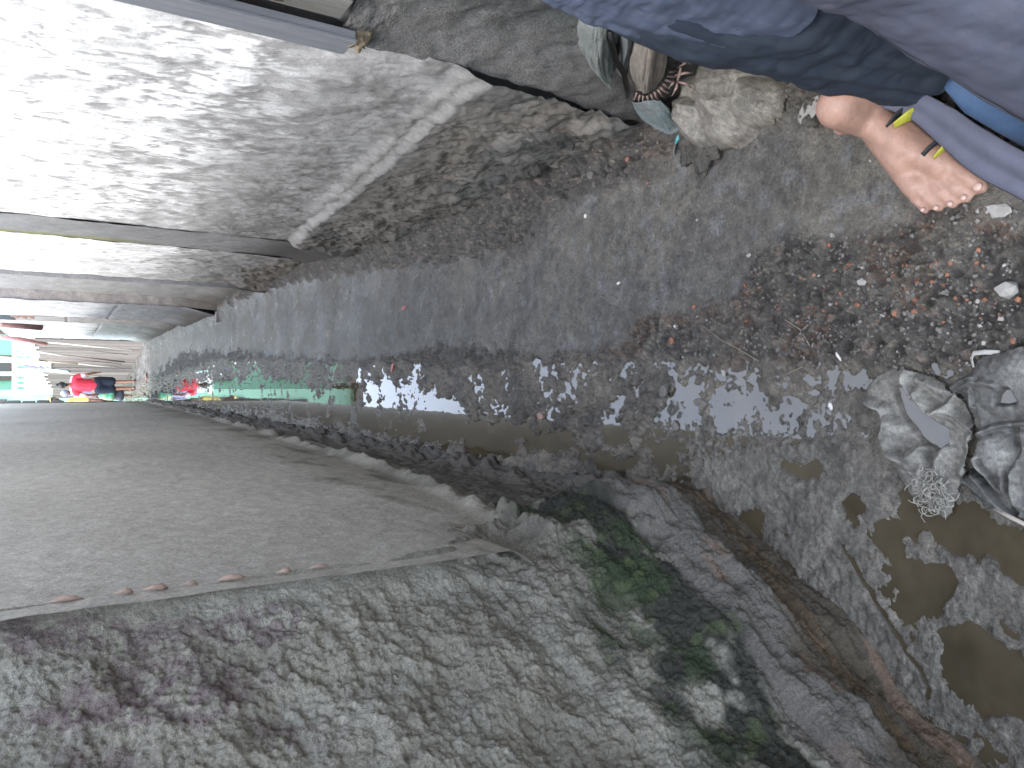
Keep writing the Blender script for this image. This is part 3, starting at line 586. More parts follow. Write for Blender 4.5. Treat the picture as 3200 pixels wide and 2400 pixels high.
sheet('sack_body', ((2140,190),(2230,150),(2330,140),(2440,180),(2490,280),(2470,370),(2410,420),(2340,470),(2240,480),(2165,450),(2125,390),(2110,290)),
  [(((2180,230),(2220,300),(2200,380),(2240,450)), .020, .025), (((2300,200),(2290,300),(2320,380),(2300,450)), .022, .03), (((2380,230),(2400,300),(2380,400)), .018, .022), (((2160,330),(2250,360),(2340,340),(2440,360)), .014, .02), (((2240,220),(2255,300),(2250,380)), -.016, .02), (((2345,210),(2350,300),(2350,400)), -.016, .018), (((2200,420),(2300,400),(2400,410)), -.010, .014)],
  [((2290, 300), .150, .085), ((2420, 330), .06, .03), ((2210, 400), .06, .03)], M_cloth, ds, (.135, .118, .095), 640, z0=.020, step=.003, hi=(.235, .215, .18))
HOLE1 = ((2812,1212),(2850,1208),(2880,1262),(2925,1300),(2985,1335),(2992,1378),(2955,1405),(2905,1385),(2870,1330),(2835,1285))
sk1 = thing('pale_sack', at(2900, 1350, 0), 'pale grey torn sack crumpled on wet mud with a pool of water inside its folds', 'sack')
sheet('sack_body', ((2862,1150),(2890,1165),(2925,1172),(2970,1195),(2995,1230),(3005,1215),(3040,1280),(3068,1335),(3065,1375),(3050,1440),(3045,1480),(3010,1520),(2990,1600),(2970,1625),(2930,1600),(2880,1560),(2845,1520),(2800,1440),(2780,1360),(2790,1330),(2783,1290),(2735,1265),(2720,1215),(2760,1170),(2800,1155)),
  [(((2862,1156),(2853,1210),(2868,1245),(2900,1235),(2930,1268),(2965,1290)), .030, .016), (((2895,1190),(2930,1200),(2975,1225)), .02, .014), (((2900,1228),(2940,1285),(2968,1296),(2998,1262),(3012,1235)), .026, .014), (((2990,1285),(3040,1320),(3062,1345),(3050,1440),(3038,1480)), .030, .014),
   (((2735,1263),(2783,1282),(2800,1320),(2786,1355),(2802,1415),(2860,1440),(2905,1402)), .034, .018), (((2820,1330),(2810,1380),(2840,1420)), .02, .022), (((2955,1312),(2975,1340),(2998,1372)), .016, .008), (((2910,1440),(2900,1500),(2880,1540)), .016, .018), (((2985,1400),(2960,1440),(2945,1470)), .018, .018),
   (((2895,1228),(2920,1262),(2950,1282)), -.012, .005), (((2992,1292),(3035,1326),(3058,1350)), -.014, .005), (((2958,1310),(2985,1350),(2995,1372)), -.010, .004), (((2840,1400),(2858,1440)), -.016, .012), (((2925,1420),(2935,1450)), -.02, .014)],
  [], M_cloth, sk1, (.165, .155, .132), 600, hole=((HOLE1, .004),), hi=(.28, .268, .235))
sk2 = thing('dark_sack', at(3120, 1350, 0), 'large dark grey sack with deep radiating folds lying at the near edge of the mud', 'sack')
HOLE2 = ((3142,1235),(3160,1215),(3178,1212),(3192,1235),(3200,1258),(3170,1266),(3140,1260))
sheet('sack_body', ((3070,1125),(3120,1105),(3200,1092),(3350,1040),(3420,1400),(3350,1760),(3200,1640),(3120,1595),(3060,1560),(3005,1495),(3045,1475),(3058,1420),(3072,1345),(3045,1265),(3010,1232),(2990,1215),(3015,1185),(3045,1160)),
  [(((3075,1362),(3110,1346),(3165,1330),(3230,1326)), .022, .010), (((3078,1372),(3112,1355),(3165,1338),(3230,1336)), -.016, .007), (((2992,1212),(3020,1188),(3050,1176),(3075,1180)), .016, .008), (((2998,1224),(3030,1200),(3060,1190),(3100,1194),(3140,1205)), .016, .009), (((3000,1218),(3030,1194),(3060,1184),(3090,1188)), -.012, .004),
   (((3052,1222),(3055,1265)), .014, .008), (((3060,1222),(3062,1262)), -.012, .005), (((3045,1470),(3080,1505),(3120,1550),(3185,1612)), .020, .010), (((3052,1455),(3092,1490),(3130,1540),(3190,1608)), -.030, .008), (((3085,1435),(3110,1480),(3140,1530),(3192,1600)), .018, .010),
   (((3095,1440),(3125,1490),(3150,1540),(3195,1598)), -.026, .007), (((3165,1480),(3160,1530),(3180,1570)), .014, .010), (((3172,1485),(3168,1540),(3190,1590)), -.026, .008), (((3190,1470),(3188,1520),(3200,1570)), .018, .010), (((3030,1520),(3070,1548),(3105,1570)), -.016, .006), (((3025,1505),(3070,1535),(3115,1565)), .012, .007), (((3068,1360),(3055,1430),(3048,1470)), -.02, .012), (((3190,1340),(3205,1400),(3175,1470)), -.02, .008)],
  [((3125, 1415), .045, .026), ((3100, 1300), .05, .012), ((3200, 1160), .09, .02)], M_cloth, sk2, (.105, .102, .092), 620, z0=.014, hole=((HOLE2, .014),), hi=(.215, .21, .192))
def pool(z, outline):
    P = G(*outline); c = np.mean(P, 0); P = [tuple(c + (np.array(p) - c) * 1.12) for p in P]
    o = raw('pooled_water', [(x, y, z) for x, y in P], [tuple(range(len(P)))[::-1]], M_water); o.data.update()
    if o.data.polygons[0].normal.z < 0: o.data.flip_normals()
    return tag(o, kind='structure')
pool(.0125, HOLE1); pool(.0205, HOLE2)
M_fib = flat_mat('frayed_sack_fibre', (.34, .325, .28), .85, .25, 120)
fb = []; fc = at(2940, 1530, 0)
for k in range(150):
    a = random.uniform(0, 6.28); q = random.random() ** .6; x0, y0 = fc[0] + .040 * q * math.cos(a) * 1.1, fc[1] + .036 * q * math.sin(a); h0 = random.uniform(.028, .050); pts = []; hd = random.uniform(0, 6.28); L = random.uniform(.012, .034); cv = random.uniform(-3, 3)
    for j in range(5): pts.append((x0, y0, h0 + random.uniform(-.003, .003))); hd += cv * .3; x0 += math.cos(hd) * L / 4; y0 += math.sin(hd) * L / 4; h0 -= .001
    fb.append(ringtube(pts, random.uniform(.0005, .0012), 4))
tag(joined('frayed_fibre', fb, M_fib, sk1), kind='stuff')
M_pale = flat_mat('pale_strip', (.38, .37, .34), .8, .15, 60); M_wood = flat_mat('pale_stick', (.34, .30, .25), .85, .2, 60, stretch=(1, .2, 1))
tag(tube('plastic_strap', [at(3042, 1148, .02), at(3036, 1120, .022), at(3044, 1103, .028), at(3080, 1100, .03), at(3125, 1102, .025)], [(.002, .005)] * 5, M_pale, None, 8), 'pale flat strap curling from the top corner of the dark sack', 'strap')
tag(tube('stick', [at(3108, 1590, .025), at(3150, 1612, .03), at(3215, 1645, .032)], [.003, .0045, .004], M_wood, None, 8), 'pale peeled stick under the folds of the dark sack', 'stick')

# ---- stones, chips and litter on the ground
M_st = flat_mat('pale_stone', (.30, .285, .26), .85, .2, 60, .001); M_dst = flat_mat('muddy_stone', (.13, .118, .105), .6, .3, 50, .001)
M_or = flat_mat('orange_brick_crumb', (.23, .105, .062), .9, .4, 60); M_wh = flat_mat('white_chip', (.62, .60, .56), .7, .15, 60); M_pb = flat_mat('pink_brick', (.33, .21, .17), .9, .3, 60)
M_red = flat_mat('faded_red_plastic', (.42, .10, .09), .5, .2, 60, c2=(.6, .45, .42))
def stone(px, py, w, l, mat, label, seed, name='stone', cat='stone', rot=0., hh=.5, grp=None):
    x, y, _ = at(px, py, .02); x, y, _ = at(px, py, gh(x, y)); r = w / F * np.hypot(np.hypot(x, y), H) / 2; r2 = l / F * np.hypot(np.hypot(x, y), H) / 2
    o = chunk(name, (x, y, gh(x, y) + min(r, r2) * hh * .35), (r, r2, min(r, r2) * hh), mat, None, seed, rot)
    return tag(o, label, cat, grp)
stone(3152, 908, 52, 62, M_st, 'largest pale angular stone at the near edge of the path', 1, hh=.7)
stone(2693, 880, 26, 34, M_st, 'small grey square chip lying among orange crumbs in the trodden mud', 2)
stone(2748, 987, 14, 26, M_st, 'thin grey shard in the rubble left of the orange crumbs', 3)
stone(2852, 985, 22, 26, M_dst, 'dull grey pebble beside the thin shard in the rubble', 4)
stone(3097, 660, 40, 110, M_st, 'long pale cracked slab fragment in the path beside the walking foot', 5, hh=.15, rot=-.1)
stone(2530, 345, 70, 90, M_st, 'pale irregular patch of broken cement by the heel of the walking person', 6, 'cement_flake', 'cement flake', .6, hh=.12)
stone(2080, 1222, 50, 44, M_dst, 'flat dark stone left of a sky bright puddle', 7, hh=.4)
stone(2197, 1258, 32, 70, M_dst, 'long brown stone right of the sky bright puddle', 8, hh=.5)
stone(2122, 1330, 40, 34, M_dst, 'round wet stone between two puddles in the drain', 9)
stone(1690, 1300, 28, 42, M_pb, 'dark reddish brick lump standing up in the muddy drain', 10, 'brick_lump', 'brick', hh=.9)
stone(2266, 1163, 34, 16, M_st, 'pale elongated chip in brown rubble above the drain', 11, rot=.5)
stone(2596, 1270, 28, 16, M_wh, 'small bright white chip beside the pale sack', 12, 'chip', 'chip', .5)
stone(2622, 1115, 40, 9, M_wh, 'thin white sliver of plastic in brown rubble', 13, 'chip', 'chip', .6)
stone(1588, 1160, 34, 9, M_st, 'thin pale splinter lying at the drain edge', 14, 'splinter', 'splinter', .1)
stone(2111, 1020, 14, 14, M_wh, 'tiny round whitish pebble at the path edge', 15)
stone(2100, 1065, 30, 26, M_or, 'rusty orange brick crumb above the dark rubble edge', 16, 'brick_crumb', 'brick crumb')
stone(2170, 960, 18, 18, M_or, 'reddish brick crumb where path meets rubble', 17, 'brick_crumb', 'brick crumb')
stone(1970, 500, 20, 22, M_or, 'bright orange brick crumb under the teal sack scrap', 18, 'brick_crumb', 'brick crumb')
stone(2680, 953, 18, 24, M_or, 'bright orange crumb nearest below the square chip', 19, 'brick_crumb', 'brick crumb')
stone(2797, 980, 22, 18, M_or, 'orange crumb between shard and dull pebble', 20, 'brick_crumb', 'brick crumb')
stone(3165, 1064, 26, 20, M_or, 'orange brown pebble just above the dark sack', 21, 'brick_crumb', 'brick crumb')
stone(1835, 545, 34, 30, M_dst, 'rounded dark stone half buried below the sack heap', 22)
stone(1830, 675, 16, 16, M_wh, 'small white stone in the rubble below the sack heap', 23, 'chip', 'chip')
stone(1933, 885, 10, 16, M_wh, 'tiny white chip on the smooth path', 24, 'chip', 'chip', .3)
stone(2340, 798, 14, 22, M_st, 'pale triangular flake pressed into the smooth path', 25, 'chip', 'chip', hh=.2)
stone(2065, 1690, 36, 60, M_pb, 'pinkish brick end poking from the mossy wall foot', 26, 'brick_lump', 'brick', .5) if False else None
stone(683, 991, 40, 12, M_st, 'pale squarish rubble at the foot of the far right pier', 27, hh=1.2)
stone(1262, 962, 14, 56, M_red, 'faded red and white wrapper flat on the wet path', 28, 'wrapper', 'wrapper', .05, hh=.3)
stone(1232, 1150, 42, 18, M_red, 'dark red plastic scrap on the edge of the drain', 29, 'plastic_scrap', 'plastic scrap', -.5, hh=.3)
stone(460, 1180, 34, 16, M_pb, 'brown stone on the path near the walking people', 30)
pc = random.Random(5)
gv = {k: [] for k in 'abc'}; taken = 0
gp = [(pc.uniform(1150, 3200), pc.uniform(430, 1280)) for k in range(3800)]
ga = np.array([at(a, b, 0)[:2] for a, b in gp]); HH, KK = ground_h(ga[:, :1], ga[:, 1:], True)
for k, (px, py) in enumerate(gp):
    x, y = ga[k]; hh = HH[k:k + 1]; Kk = {'band': KK['band'][k:k + 1], 'rub': KK['rub'][k:k + 1]}
    if pc.random() > float((Kk['band'] + Kk['rub'] * .8)[0, 0]) * .9 + .04 or hh[0, 0] < 0: continue
    r = pc.uniform(.0013, .0036) * pc.uniform(.6, 1.5); V, Fc_ = boxv(-1, -1, -1, 1, 1, 1)
    Q = Matrix.Rotation(pc.uniform(0, 6.3), 3, 'Z') @ Matrix.Rotation(pc.uniform(-.5, .5), 3, 'X')
    V = [Q @ Vector((a[0] * r * pc.uniform(.6, 1.2), a[1] * r * pc.uniform(.5, 1.), a[2] * r * pc.uniform(.5, .8))) + Vector((x, y, hh[0, 0] + r * .35)) for a in V]
    u = pc.random(); oc = float(Kk['band'][0, 0]) > .5 and 2250 < px < 3150 and 820 < py < 1010
    gv['b' if (oc and u < .22) or u < .02 else ('c' if u > .965 else 'a')].append((V, Fc_))
for k, nm, mt in (('a', 'gravel', M_dst), ('b', 'brick_crumbs', M_or), ('c', 'pale_grit', M_st)):
    tag(joined(nm, gv[k], mt, None, False), kind='stuff')
M_tw = flat_mat('thin_root', (.20, .17, .13), .9, .3, 60)
for k, (lab, pts) in enumerate([('thin pale root fibre lying over the drain edge rubble', [(2440, 1170), (2470, 1165), (2510, 1145)]), ('dark twig bent over the brown rubble by the drain', [(2470, 1000), (2500, 1030), (2530, 1080)]), ('thin brown root running out of the brown rubble', [(2200, 1010), (2260, 1060), (2330, 1100), (2370, 1130)])]):
    tag(tube('root', [(lambda q: (q[0], q[1], gh(q[0], q[1]) + .005))(at(px, py, .015)) for px, py in pts], .0016, M_tw, None, 6), lab, 'root')

# ================================================================ THE FAR END OF THE ALLEY
print('far end')
def fY(py): return 18.8 + .0514 * (py - 1069)
def fp(px, py, off=0.0):        # the point of the fence's own plane seen there, off metres nearer
    a = ((2400 - py) - CU) / F; b = (CV - px) / F; r = a / (C_ + b * S_); return aty(px, py, (.99 + .1516 * 18.7) / (r + .1516) - off)
P0, P1 = np.array((.99, 18.7)), np.array((-.45, 28.2)); fd = (P1 - P0) / np.hypot(*(P1 - P0))
fen = thing('plank_fence', (.4, 22, 0), 'weathered grey brown plank fence closing the far end of the alley', 'fence')
pr = random.Random(3); M_pl = [flat_mat('grey_plank', q, .9, .3, 12, .002, .3, (4, 4, .4)) for q in ((.15, .13, .115), (.12, .105, .09), (.18, .155, .135))]
Lf = np.hypot(*(P1 - P0)); n = 32
for k in range(n):
    a = P0 + fd * Lf * k / n; b = P0 + fd * Lf * (k + .94) / n; nn = np.array((-fd[1], fd[0])) * .03; zt = 2.12 - .3 * k / n + pr.uniform(-.06, .08); dz = pr.uniform(-.012, .012)
    q = [a + nn * dz * 20, b + nn * dz * 20, b + nn * (1 + dz * 20), a + nn * (1 + dz * 20)]
    V = [(x, y, -.05) for x, y in q] + [(x, y, zt + pr.uniform(-.02, .02)) for x, y in q]
    raw('plank', V, [(3, 2, 1, 0), (4, 5, 6, 7), (0, 1, 5, 4), (1, 2, 6, 5), (2, 3, 7, 6), (3, 0, 4, 7)], pr.choice(M_pl), fen)
for z in (.45, 1.6): tube('rail', [(P0[0] + .05, P0[1] + .05, z), (P1[0] + .05, P1[1], z)], .03, M_pl[1], fen, 6)
M_pw = flat_mat('bleached_pole', (.74, .70, .62), .8, .15, 10, stretch=(4, 4, .4)); M_pd = flat_mat('dark_pole', (.11, .095, .08), .85, .2, 10); M_pp = flat_mat('pink_painted_bar', (.50, .24, .23), .6, .15, 10); M_pt = flat_mat('tan_pole', (.46, .38, .28), .8, .2, 10)
for lab, p, q, r, mt in [('long bleached pole leaning nearest the blue grey wall', (150, 1068), (412, 1093), .022, M_pw), ('pink painted bar slanting above the long bleached pole', (0, 1052), (146, 1073), .05, M_pp), ('dark thin pole leaning along the middle of the fence', (150, 1099), (390, 1131), .02, M_pd),
    ('thick white pole rising past the balustrade', (40, 1087), (217, 1111), .038, M_pw), ('tan pole with bleached foot beside the cream cloth', (104, 1126), (243, 1135), .03, M_pt), ('thin pale pole below the cream cloth', (243, 1136), (365, 1147), .018, M_pw), ('white pole with red base behind the red shirt', (104, 1155), (316, 1176), .022, M_pw),
    ('thin grey pole between the long bleached and dark poles', (160, 1080), (400, 1107), .014, M_pl[0]), ('upright white post crossing the balustrade', (-60, 1114), (70, 1122), .035, M_pw), ('brown pole low beside the thin pale pole', (210, 1120), (380, 1137), .014, M_pl[1])]:
    tag(tube('pole', [fp(*p, .10), fp((p[0] + q[0]) / 2, (p[1] + q[1]) / 2 + pr.uniform(-1, 1), .14), fp(*q, .18)], r, mt, None, 7), lab, 'pole', 'poles leaning on the plank fence')
def hang(lab, quad, c, seed, c2=None, nm='washing_cloth'):
    a, b, d, e = quad; P = [[np.array(fp(*a, .22)), np.array(fp((a[0] + b[0]) / 2, (a[1] + b[1]) / 2, .25)), np.array(fp(*b, .22))], [np.array(fp(*e, .24)), np.array(fp((e[0] + d[0]) / 2, (e[1] + d[1]) / 2, .30)), np.array(fp(*d, .24))]]
    P = [P[0], [(u + v) / 2 for u, v in zip(*P)], P[1]]
    o = patch(nm, P, 24, 30, M_cloth2, None, c, .03, 5, seed, .01, c2=c2 or tuple(.93 * q for q in c), fine=0); tag(o, lab, 'cloth'); return o
M_cloth2 = attr_mat('washed_cotton', .06, (8, .004, .3), (60, .001, .2), spec=.1, k=1)
hang('narrow white towel hung over the fence beside the thick pole', ((55, 1080), (58, 1092), (112, 1096), (110, 1080)), (.72, .80, .77), 1); hang('second white towel left of the thick pole', ((60, 1098), (60, 1112), (112, 1112), (112, 1100)), (.74, .80, .76), 2)
hang('large cream white cloth hanging in the middle of the fence', ((52, 1117), (60, 1134), (160, 1147), (160, 1132)), (.84, .80, .66), 3); hang('violet blue cloth hanging in a narrow strip', ((68, 1137), (70, 1142), (138, 1158), (138, 1148)), (.22, .22, .50), 4)
hang('teal and white patterned cloth lowest on the fence', ((137, 1147), (137, 1154), (217, 1165), (212, 1158)), (.55, .72, .74), 5, (.10, .34, .38))
M_mint = flat_mat('mint_green_wall', (.30, .56, .42), .8, .06, 1.2, k=.9); M_lime = flat_mat('white_painted_wall', (.82, .82, .80), .8, .03, 1, k=1); M_win = flat_mat('dark_window', (.03, .035, .04), .15, .1, 3); M_roof = flat_mat('rusty_tin_roof', (.22, .13, .10), .7, .2, 3)
gb = thing('green_house', (0, 33, 0), 'tall mint green house closing the view beyond the fence', 'house')
box('wall', (-9, 33, -.1), (8, 41, 9.5), M_mint, gb); box('side_wing', (-9, 29.4, -.1), (-.20, 32.98, 8.6), M_mint, gb)
for x_, z_ in ((.2, 3.3), (1.9, 3.4), (3.8, 3.4), (.3, 6.3), (2.1, 6.3), (4.2, 6.3)):
    w = box('window', (x_, 32.93, z_), (x_ + .8, 32.99, z_ + 1.15), M_win, gb)
    for a_ in ((x_ - .06, z_ - .06, x_ + .86, z_), (x_ - .06, z_ + 1.15, x_ + .86, z_ + 1.21), (x_ - .06, z_, x_, z_ + 1.15), (x_ + .8, z_, x_ + .86, z_ + 1.15)): box('window_frame', (a_[0], 32.90, a_[1]), (a_[2], 32.985, a_[3]), M_roof, w)
for x_, z_ in ((-1.3, 5.6), (-3.2, 5.6), (-1.2, 3.2)): box('window', (x_, 29.34, z_), (x_ + .7, 29.39, z_ + 1.1), M_win, gb)
box('roof', (-9.4, 32.5, 9.5), (8.4, 41.4, 9.75), M_roof, gb); box('roof', (-9.3, 29.0, 8.6), (.05, 32.5, 8.85), M_roof, gb)
tw = thing('white_terrace', (0, 28.6, 0), 'bright white terrace wall topped by a white balustrade behind the fence', 'terrace')
box('terrace_wall', (-.33, 28.6, -.1), (1.9, 29.3, 2.42), M_lime, tw); box('coping', (-.36, 28.55, 2.421), (1.95, 29.35, 2.52), M_lime, tw, .02)
M_bal = flat_mat('white_baluster', (.82, .83, .80), .7, .04, 5, k=1)
def baluster(x):
    prof = [(0, .05), (.04, .05), (.06, .03), (.14, .065), (.24, .04), (.30, .03), (.33, .05), (.37, .05)]
    return tube('baluster', [(x, 28.8, 2.52 + a) for a, r in prof], [r for a, r in prof], M_bal, tw, 10)
for k in range(12): baluster(-.22 + k * .17)
box('handrail', (-.36, 28.7, 2.89), (1.95, 28.9, 3.02), M_bal, tw, .02)
box('small_post', (.27, 28.65, 2.525), (.39, 28.95, 3.35), M_bal, tw, .01); box('small_post', (.69, 28.65, 2.525), (.80, 28.95, 3.4), M_bal, tw, .01)
gt = thing('white_gate', (0, 27.4, 0), 'blank white sheet metal gate above the low brown boards at the alley end', 'gate')
box('gate_sheet', (-.30, 28.15, 1.2), (.36, 28.2, 2.6), M_lime, gt); box('gate_rail', (-.32, 28.1, 2.6), (.38, 28.22, 2.66), M_lime, gt)
# fittings on the far right walls
M_rust = flat_mat('rusty_pink_iron', (.32, .17, .15), .7, .2, 12); M_grate = flat_mat('dark_vent', (.035, .035, .045), .6, .2, 20)
p = atx(32, 972, .93); q = atx(32, 993, .93)
tag(box('wall_vent', (.90, p[1], p[2]), (.96, q[1], p[2] + .7), M_grate, None, .004), 'dark louvred vent box high on the far right wall', 'vent')
a_, b_ = atx(0, 1012, .93), atx(128, 1022, .93)
tag(tube('rusty_pipe', [a_, ((a_[0] + b_[0]) / 2, (a_[1] + b_[1]) / 2, (a_[2] + b_[2]) / 2), b_], .055, M_rust, None, 10), 'rusty pinkish iron downpipe on the bright far wall', 'pipe')
for k in range(6):
    p = aty(38 + k * 12, 978 + (k % 2) * 5 + k * .5, 11.58); box('brick', (p[0] - .045, 11.585, p[2] - .03), (p[0] + .045, 11.63, p[2] + .02), M_brick, w4, .006)

# ================================================================ PEOPLE
print('people')
def sphere_v(c, r, n=10, rot=None):
    V = []; Fc = []
    for i in range(n + 1):
        ph = math.pi * i / n
        for j in range(n * 2):
            th = math.pi * j / n; v = Vector((r[0] * math.sin(ph) * math.cos(th), r[1] * math.sin(ph) * math.sin(th), r[2] * math.cos(ph)))
            if rot: v = rot @ v
            V.append(Vector(c) + v)
    for i in range(n):
        for j in range(n * 2):
            j2 = (j + 1) % (n * 2); Fc.append((i * n * 2 + j, (i + 1) * n * 2 + j, (i + 1) * n * 2 + j2, i * n * 2 + j2))
    return V, Fc
def cap(a, b, ra, rb, n=12):
    a = Vector(a); b = Vector(b); d = (b - a); L = d.length; d.normalize(); pts = []; rr = []
    for k in range(5): t = -math.cos(k / 4 * math.pi / 2); pts.append(a + d * ra * t); rr.append(ra * math.sin(k / 4 * math.pi / 2) + 1e-4)
    for k in range(1, 5): pts.append(a + d * L * k / 5); rr.append(ra + (rb - ra) * k / 5)
    for k in range(5): t = math.sin(k / 4 * math.pi / 2); pts.append(b + d * rb * t); rr.append(rb * math.cos(k / 4 * math.pi / 2) + 1e-4)
    return ringtube(pts, rr, n)
def organic(name, parts, vox, mat, parent, smooth=4):
    o = joined(name, parts, mat, parent); md = o.modifiers.new('skin', 'REMESH'); md.mode = 'VOXEL'; md.voxel_size = vox; md.use_smooth_shade = True
    if smooth: s = o.modifiers.new('soft', 'SMOOTH'); s.iterations = smooth; s.factor = .5
    return o
def head_parts(c, fwd, s=1.0):
    """skull, jaw, nose, ears, brow, lips; fwd the way the face looks"""
    f = Vector(fwd).normalized(); r = f.cross(Vector((0, 0, 1))).normalized(); u = r.cross(f); Q = Matrix((r, f, u)).transposed(); c = Vector(c)
    L = lambda x, y, z: c + Q @ Vector((x * s, y * s, z * s)); E = lambda p, rad, n=10: sphere_v(L(*p), tuple(q * s for q in rad), n, Q)
    return [E((0, -.012, .03), (.074, .092, .085)), E((0, .022, -.045), (.054, .066, .062)), E((0, .062, -.086), (.026, .022, .02)), cap(L(0, .082, .012), L(0, .100, -.022), .009 * s, .013 * s), E((.013, .094, -.024), (.009, .010, .008), 6), E((-.013, .094, -.024), (.009, .010, .008), 6),
            E((.036, .066, .028), (.024, .014, .008), 6), E((-.036, .066, .028), (.024, .014, .008), 6), E((0, .086, -.050), (.022, .010, .006), 6), E((0, .084, -.060), (.019, .010, .006), 6), E((.078, 0, -.01), (.008, .018, .03), 6), E((-.078, 0, -.01), (.008, .018, .03), 6)], L, Q
def eyes(L, Q, parent, s=1.0):
    M_eye = bpy.data.materials.get('eye_white') or flat_mat('eye_white', (.6, .6, .58), .3, .05, 50); M_ir = bpy.data.materials.get('dark_iris') or flat_mat('dark_iris', (.02, .012, .008), .2, .05, 50)
    for sx in (-1, 1):
        e = joined('eye', [sphere_v(L(sx * .031, .070, .005), (.014 * s, .010 * s, .008 * s), 8, Q)], M_eye, parent); joined('iris', [sphere_v(L(sx * .031, .0795, .005), (.005 * s, .003 * s, .005 * s), 6, Q)], M_ir, e)
def hand_parts(w, d, side, s=1.0, curl=.35, n=8):
    """palm and five curled fingers from wrist w along d; side points to the thumb"""
    d = Vector(d).normalized(); sd_ = (Vector(side) - d * Vector(side).dot(d)).normalized(); nn = d.cross(sd_); w = Vector(w); out = [sphere_v(w + d * .045 * s, (.040 * s, .046 * s, .016 * s), 8, Matrix((sd_, d, nn)).transposed())]
    for k, L in enumerate((.070, .078, .072, .056)):
        b = w + d * .080 * s + sd_ * (.028 - .019 * k) * s; p = b; dd = d.copy()
        for j in range(3):
            dd = (dd + nn * curl * (.6 + .4 * j)).normalized(); q = p + dd * L * s * (.45, .32, .23)[j]; out.append(cap(p, q, (.0088 - .0008 * j) * s, (.0082 - .0009 * j) * s, n)); p = q
    p = w + d * .02 * s + sd_ * .028 * s; q = p + (d * .6 + sd_ * .7).normalized() * .040 * s; out.append(cap(p, q, .011 * s, .0095 * s, n)); out.append(cap(q, q + (d + sd_ * .25 + nn * .2).normalized() * .030 * s, .0092 * s, .008 * s, n)); return out
M_skin = flat_mat('brown_skin', (.27, .135, .085), .55, .1, 30, .0005, .4); M_skin2 = flat_mat('dark_brown_skin', (.15, .075, .05), .55, .1, 30, .0005, .4); M_hair = flat_mat('black_hair', (.018, .015, .014), .5, .3, 90, .003, .4, (1, 1, .2))
# ---- person in the red shirt, seen from behind
X0, Y0 = -.03, 20.9
def p1(x, y, z): return (X0 + x, Y0 + y, z)
pA = thing('person', (X0, Y0, 0), 'person seen from behind in red shirt and dark knee length shorts', 'person')
hd, L_, Q_ = head_parts(p1(.0, -.02, 1.575), (-.1, 1, .05), .98)
body = hd + [cap(p1(0, 0, 1.38), p1(0, -.01, 1.50), .055, .05), cap(p1(0, 0, .98), p1(0, 0, 1.28), .14, .135), cap(p1(-.13, 0, 1.34), p1(.13, 0, 1.34), .075, .075), cap(p1(-.08, 0, .92), p1(.08, 0, .92), .12, .12),
  cap(p1(.09, 0, .88), p1(.085, .02, .50), .085, .058), cap(p1(.085, .02, .50), p1(.10, -.04, .10), .055, .036), cap(p1(.10, -.05, .06), p1(.11, .09, .045), .036, .032),
  cap(p1(-.09, 0, .88), p1(-.085, .06, .50), .085, .058), cap(p1(-.085, .06, .50), p1(-.07, .06, .10), .055, .036), cap(p1(-.07, .05, .06), p1(-.075, .20, .045), .036, .032),
  cap(p1(.19, 0, 1.34), p1(.27, -.05, 1.08), .048, .038), cap(p1(.27, -.05, 1.08), p1(.31, .05, .88), .036, .026), cap(p1(-.19, 0, 1.34), p1(-.25, -.03, 1.07), .048, .038), cap(p1(-.25, -.03, 1.07), p1(-.24, .08, .86), .036, .026)] + hand_parts(p1(.31, .05, .88), (.05, .15, -1), (-.3, 1, 0), n=6) + hand_parts(p1(-.24, .08, .86), (0, .1, -1), (.3, 1, 0), n=6)
organic('body', body, .011, M_skin, pA); eyes(L_, Q_, pA)
M_rs = flat_mat('red_cotton', (.62, .045, .075), .85, .1, 14, .004, .2); M_ps = flat_mat('pale_pink_cuff', (.80, .55, .60), .85, .05, 14); M_sh = flat_mat('dark_navy_cotton', (.022, .028, .045), .85, .15, 14, .004, .2)
organic('shirt', [cap(p1(0, 0, .99), p1(0, 0, 1.26), .165, .155), cap(p1(-.15, 0, 1.33), p1(.15, 0, 1.33), .088, .088), cap(p1(0, 0, .93), p1(0, 0, 1.0), .160, .160), cap(p1(.19, 0, 1.33), p1(.235, -.03, 1.20), .070, .062), cap(p1(-.19, 0, 1.33), p1(-.23, -.02, 1.20), .070, .062), cap(p1(0, 0, 1.38), p1(0, 0, 1.41), .075, .062)], .013, M_rs, pA)
for s in (1, -1): organic('sleeve_end', [cap(p1(s * .236, -.03, 1.195), p1(s * .250, -.035, 1.15), .064, .060)], .012, M_ps, pA); organic('shoulder_stripe', [cap(p1(s * .08, .0, 1.418), p1(s * .20, -.01, 1.385), .038, .040)], .010, M_ps, pA)
organic('shorts', [cap(p1(-.06, 0, .86), p1(.06, 0, .86), .15, .15), cap(p1(.09, 0, .82), p1(.095, .02, .56), .125, .115), cap(p1(-.09, 0, .82), p1(-.095, .05, .56), .125, .115), cap(p1(-.04, .02, .6), p1(.04, .02, .6), .09, .09)], .014, M_sh, pA)
organic('hair', [sphere_v(L_(0, -.028, .042), (.082, .086, .086), 10, Q_), sphere_v(L_(0, -.07, -.03), (.05, .04, .06), 8, Q_), sphere_v(L_(.0, -.05, .135), (.042, .042, .038), 8, Q_)], .009, M_hair, pA)
M_sl = flat_mat('black_rubber', (.02, .02, .022), .6, .1, 30)
for (x, y, rz) in ((.105, .02, 0), (-.073, .125, 0)): organic('sandal', [sphere_v(p1(x, y, .022), (.05, .135, .018), 10), cap(p1(x - .04, y + .04, .03), p1(x, y + .05, .088), .008, .009), cap(p1(x + .04, y + .04, .03), p1(x, y + .05, .088), .008, .009)], .006, M_sl, pA, 1)
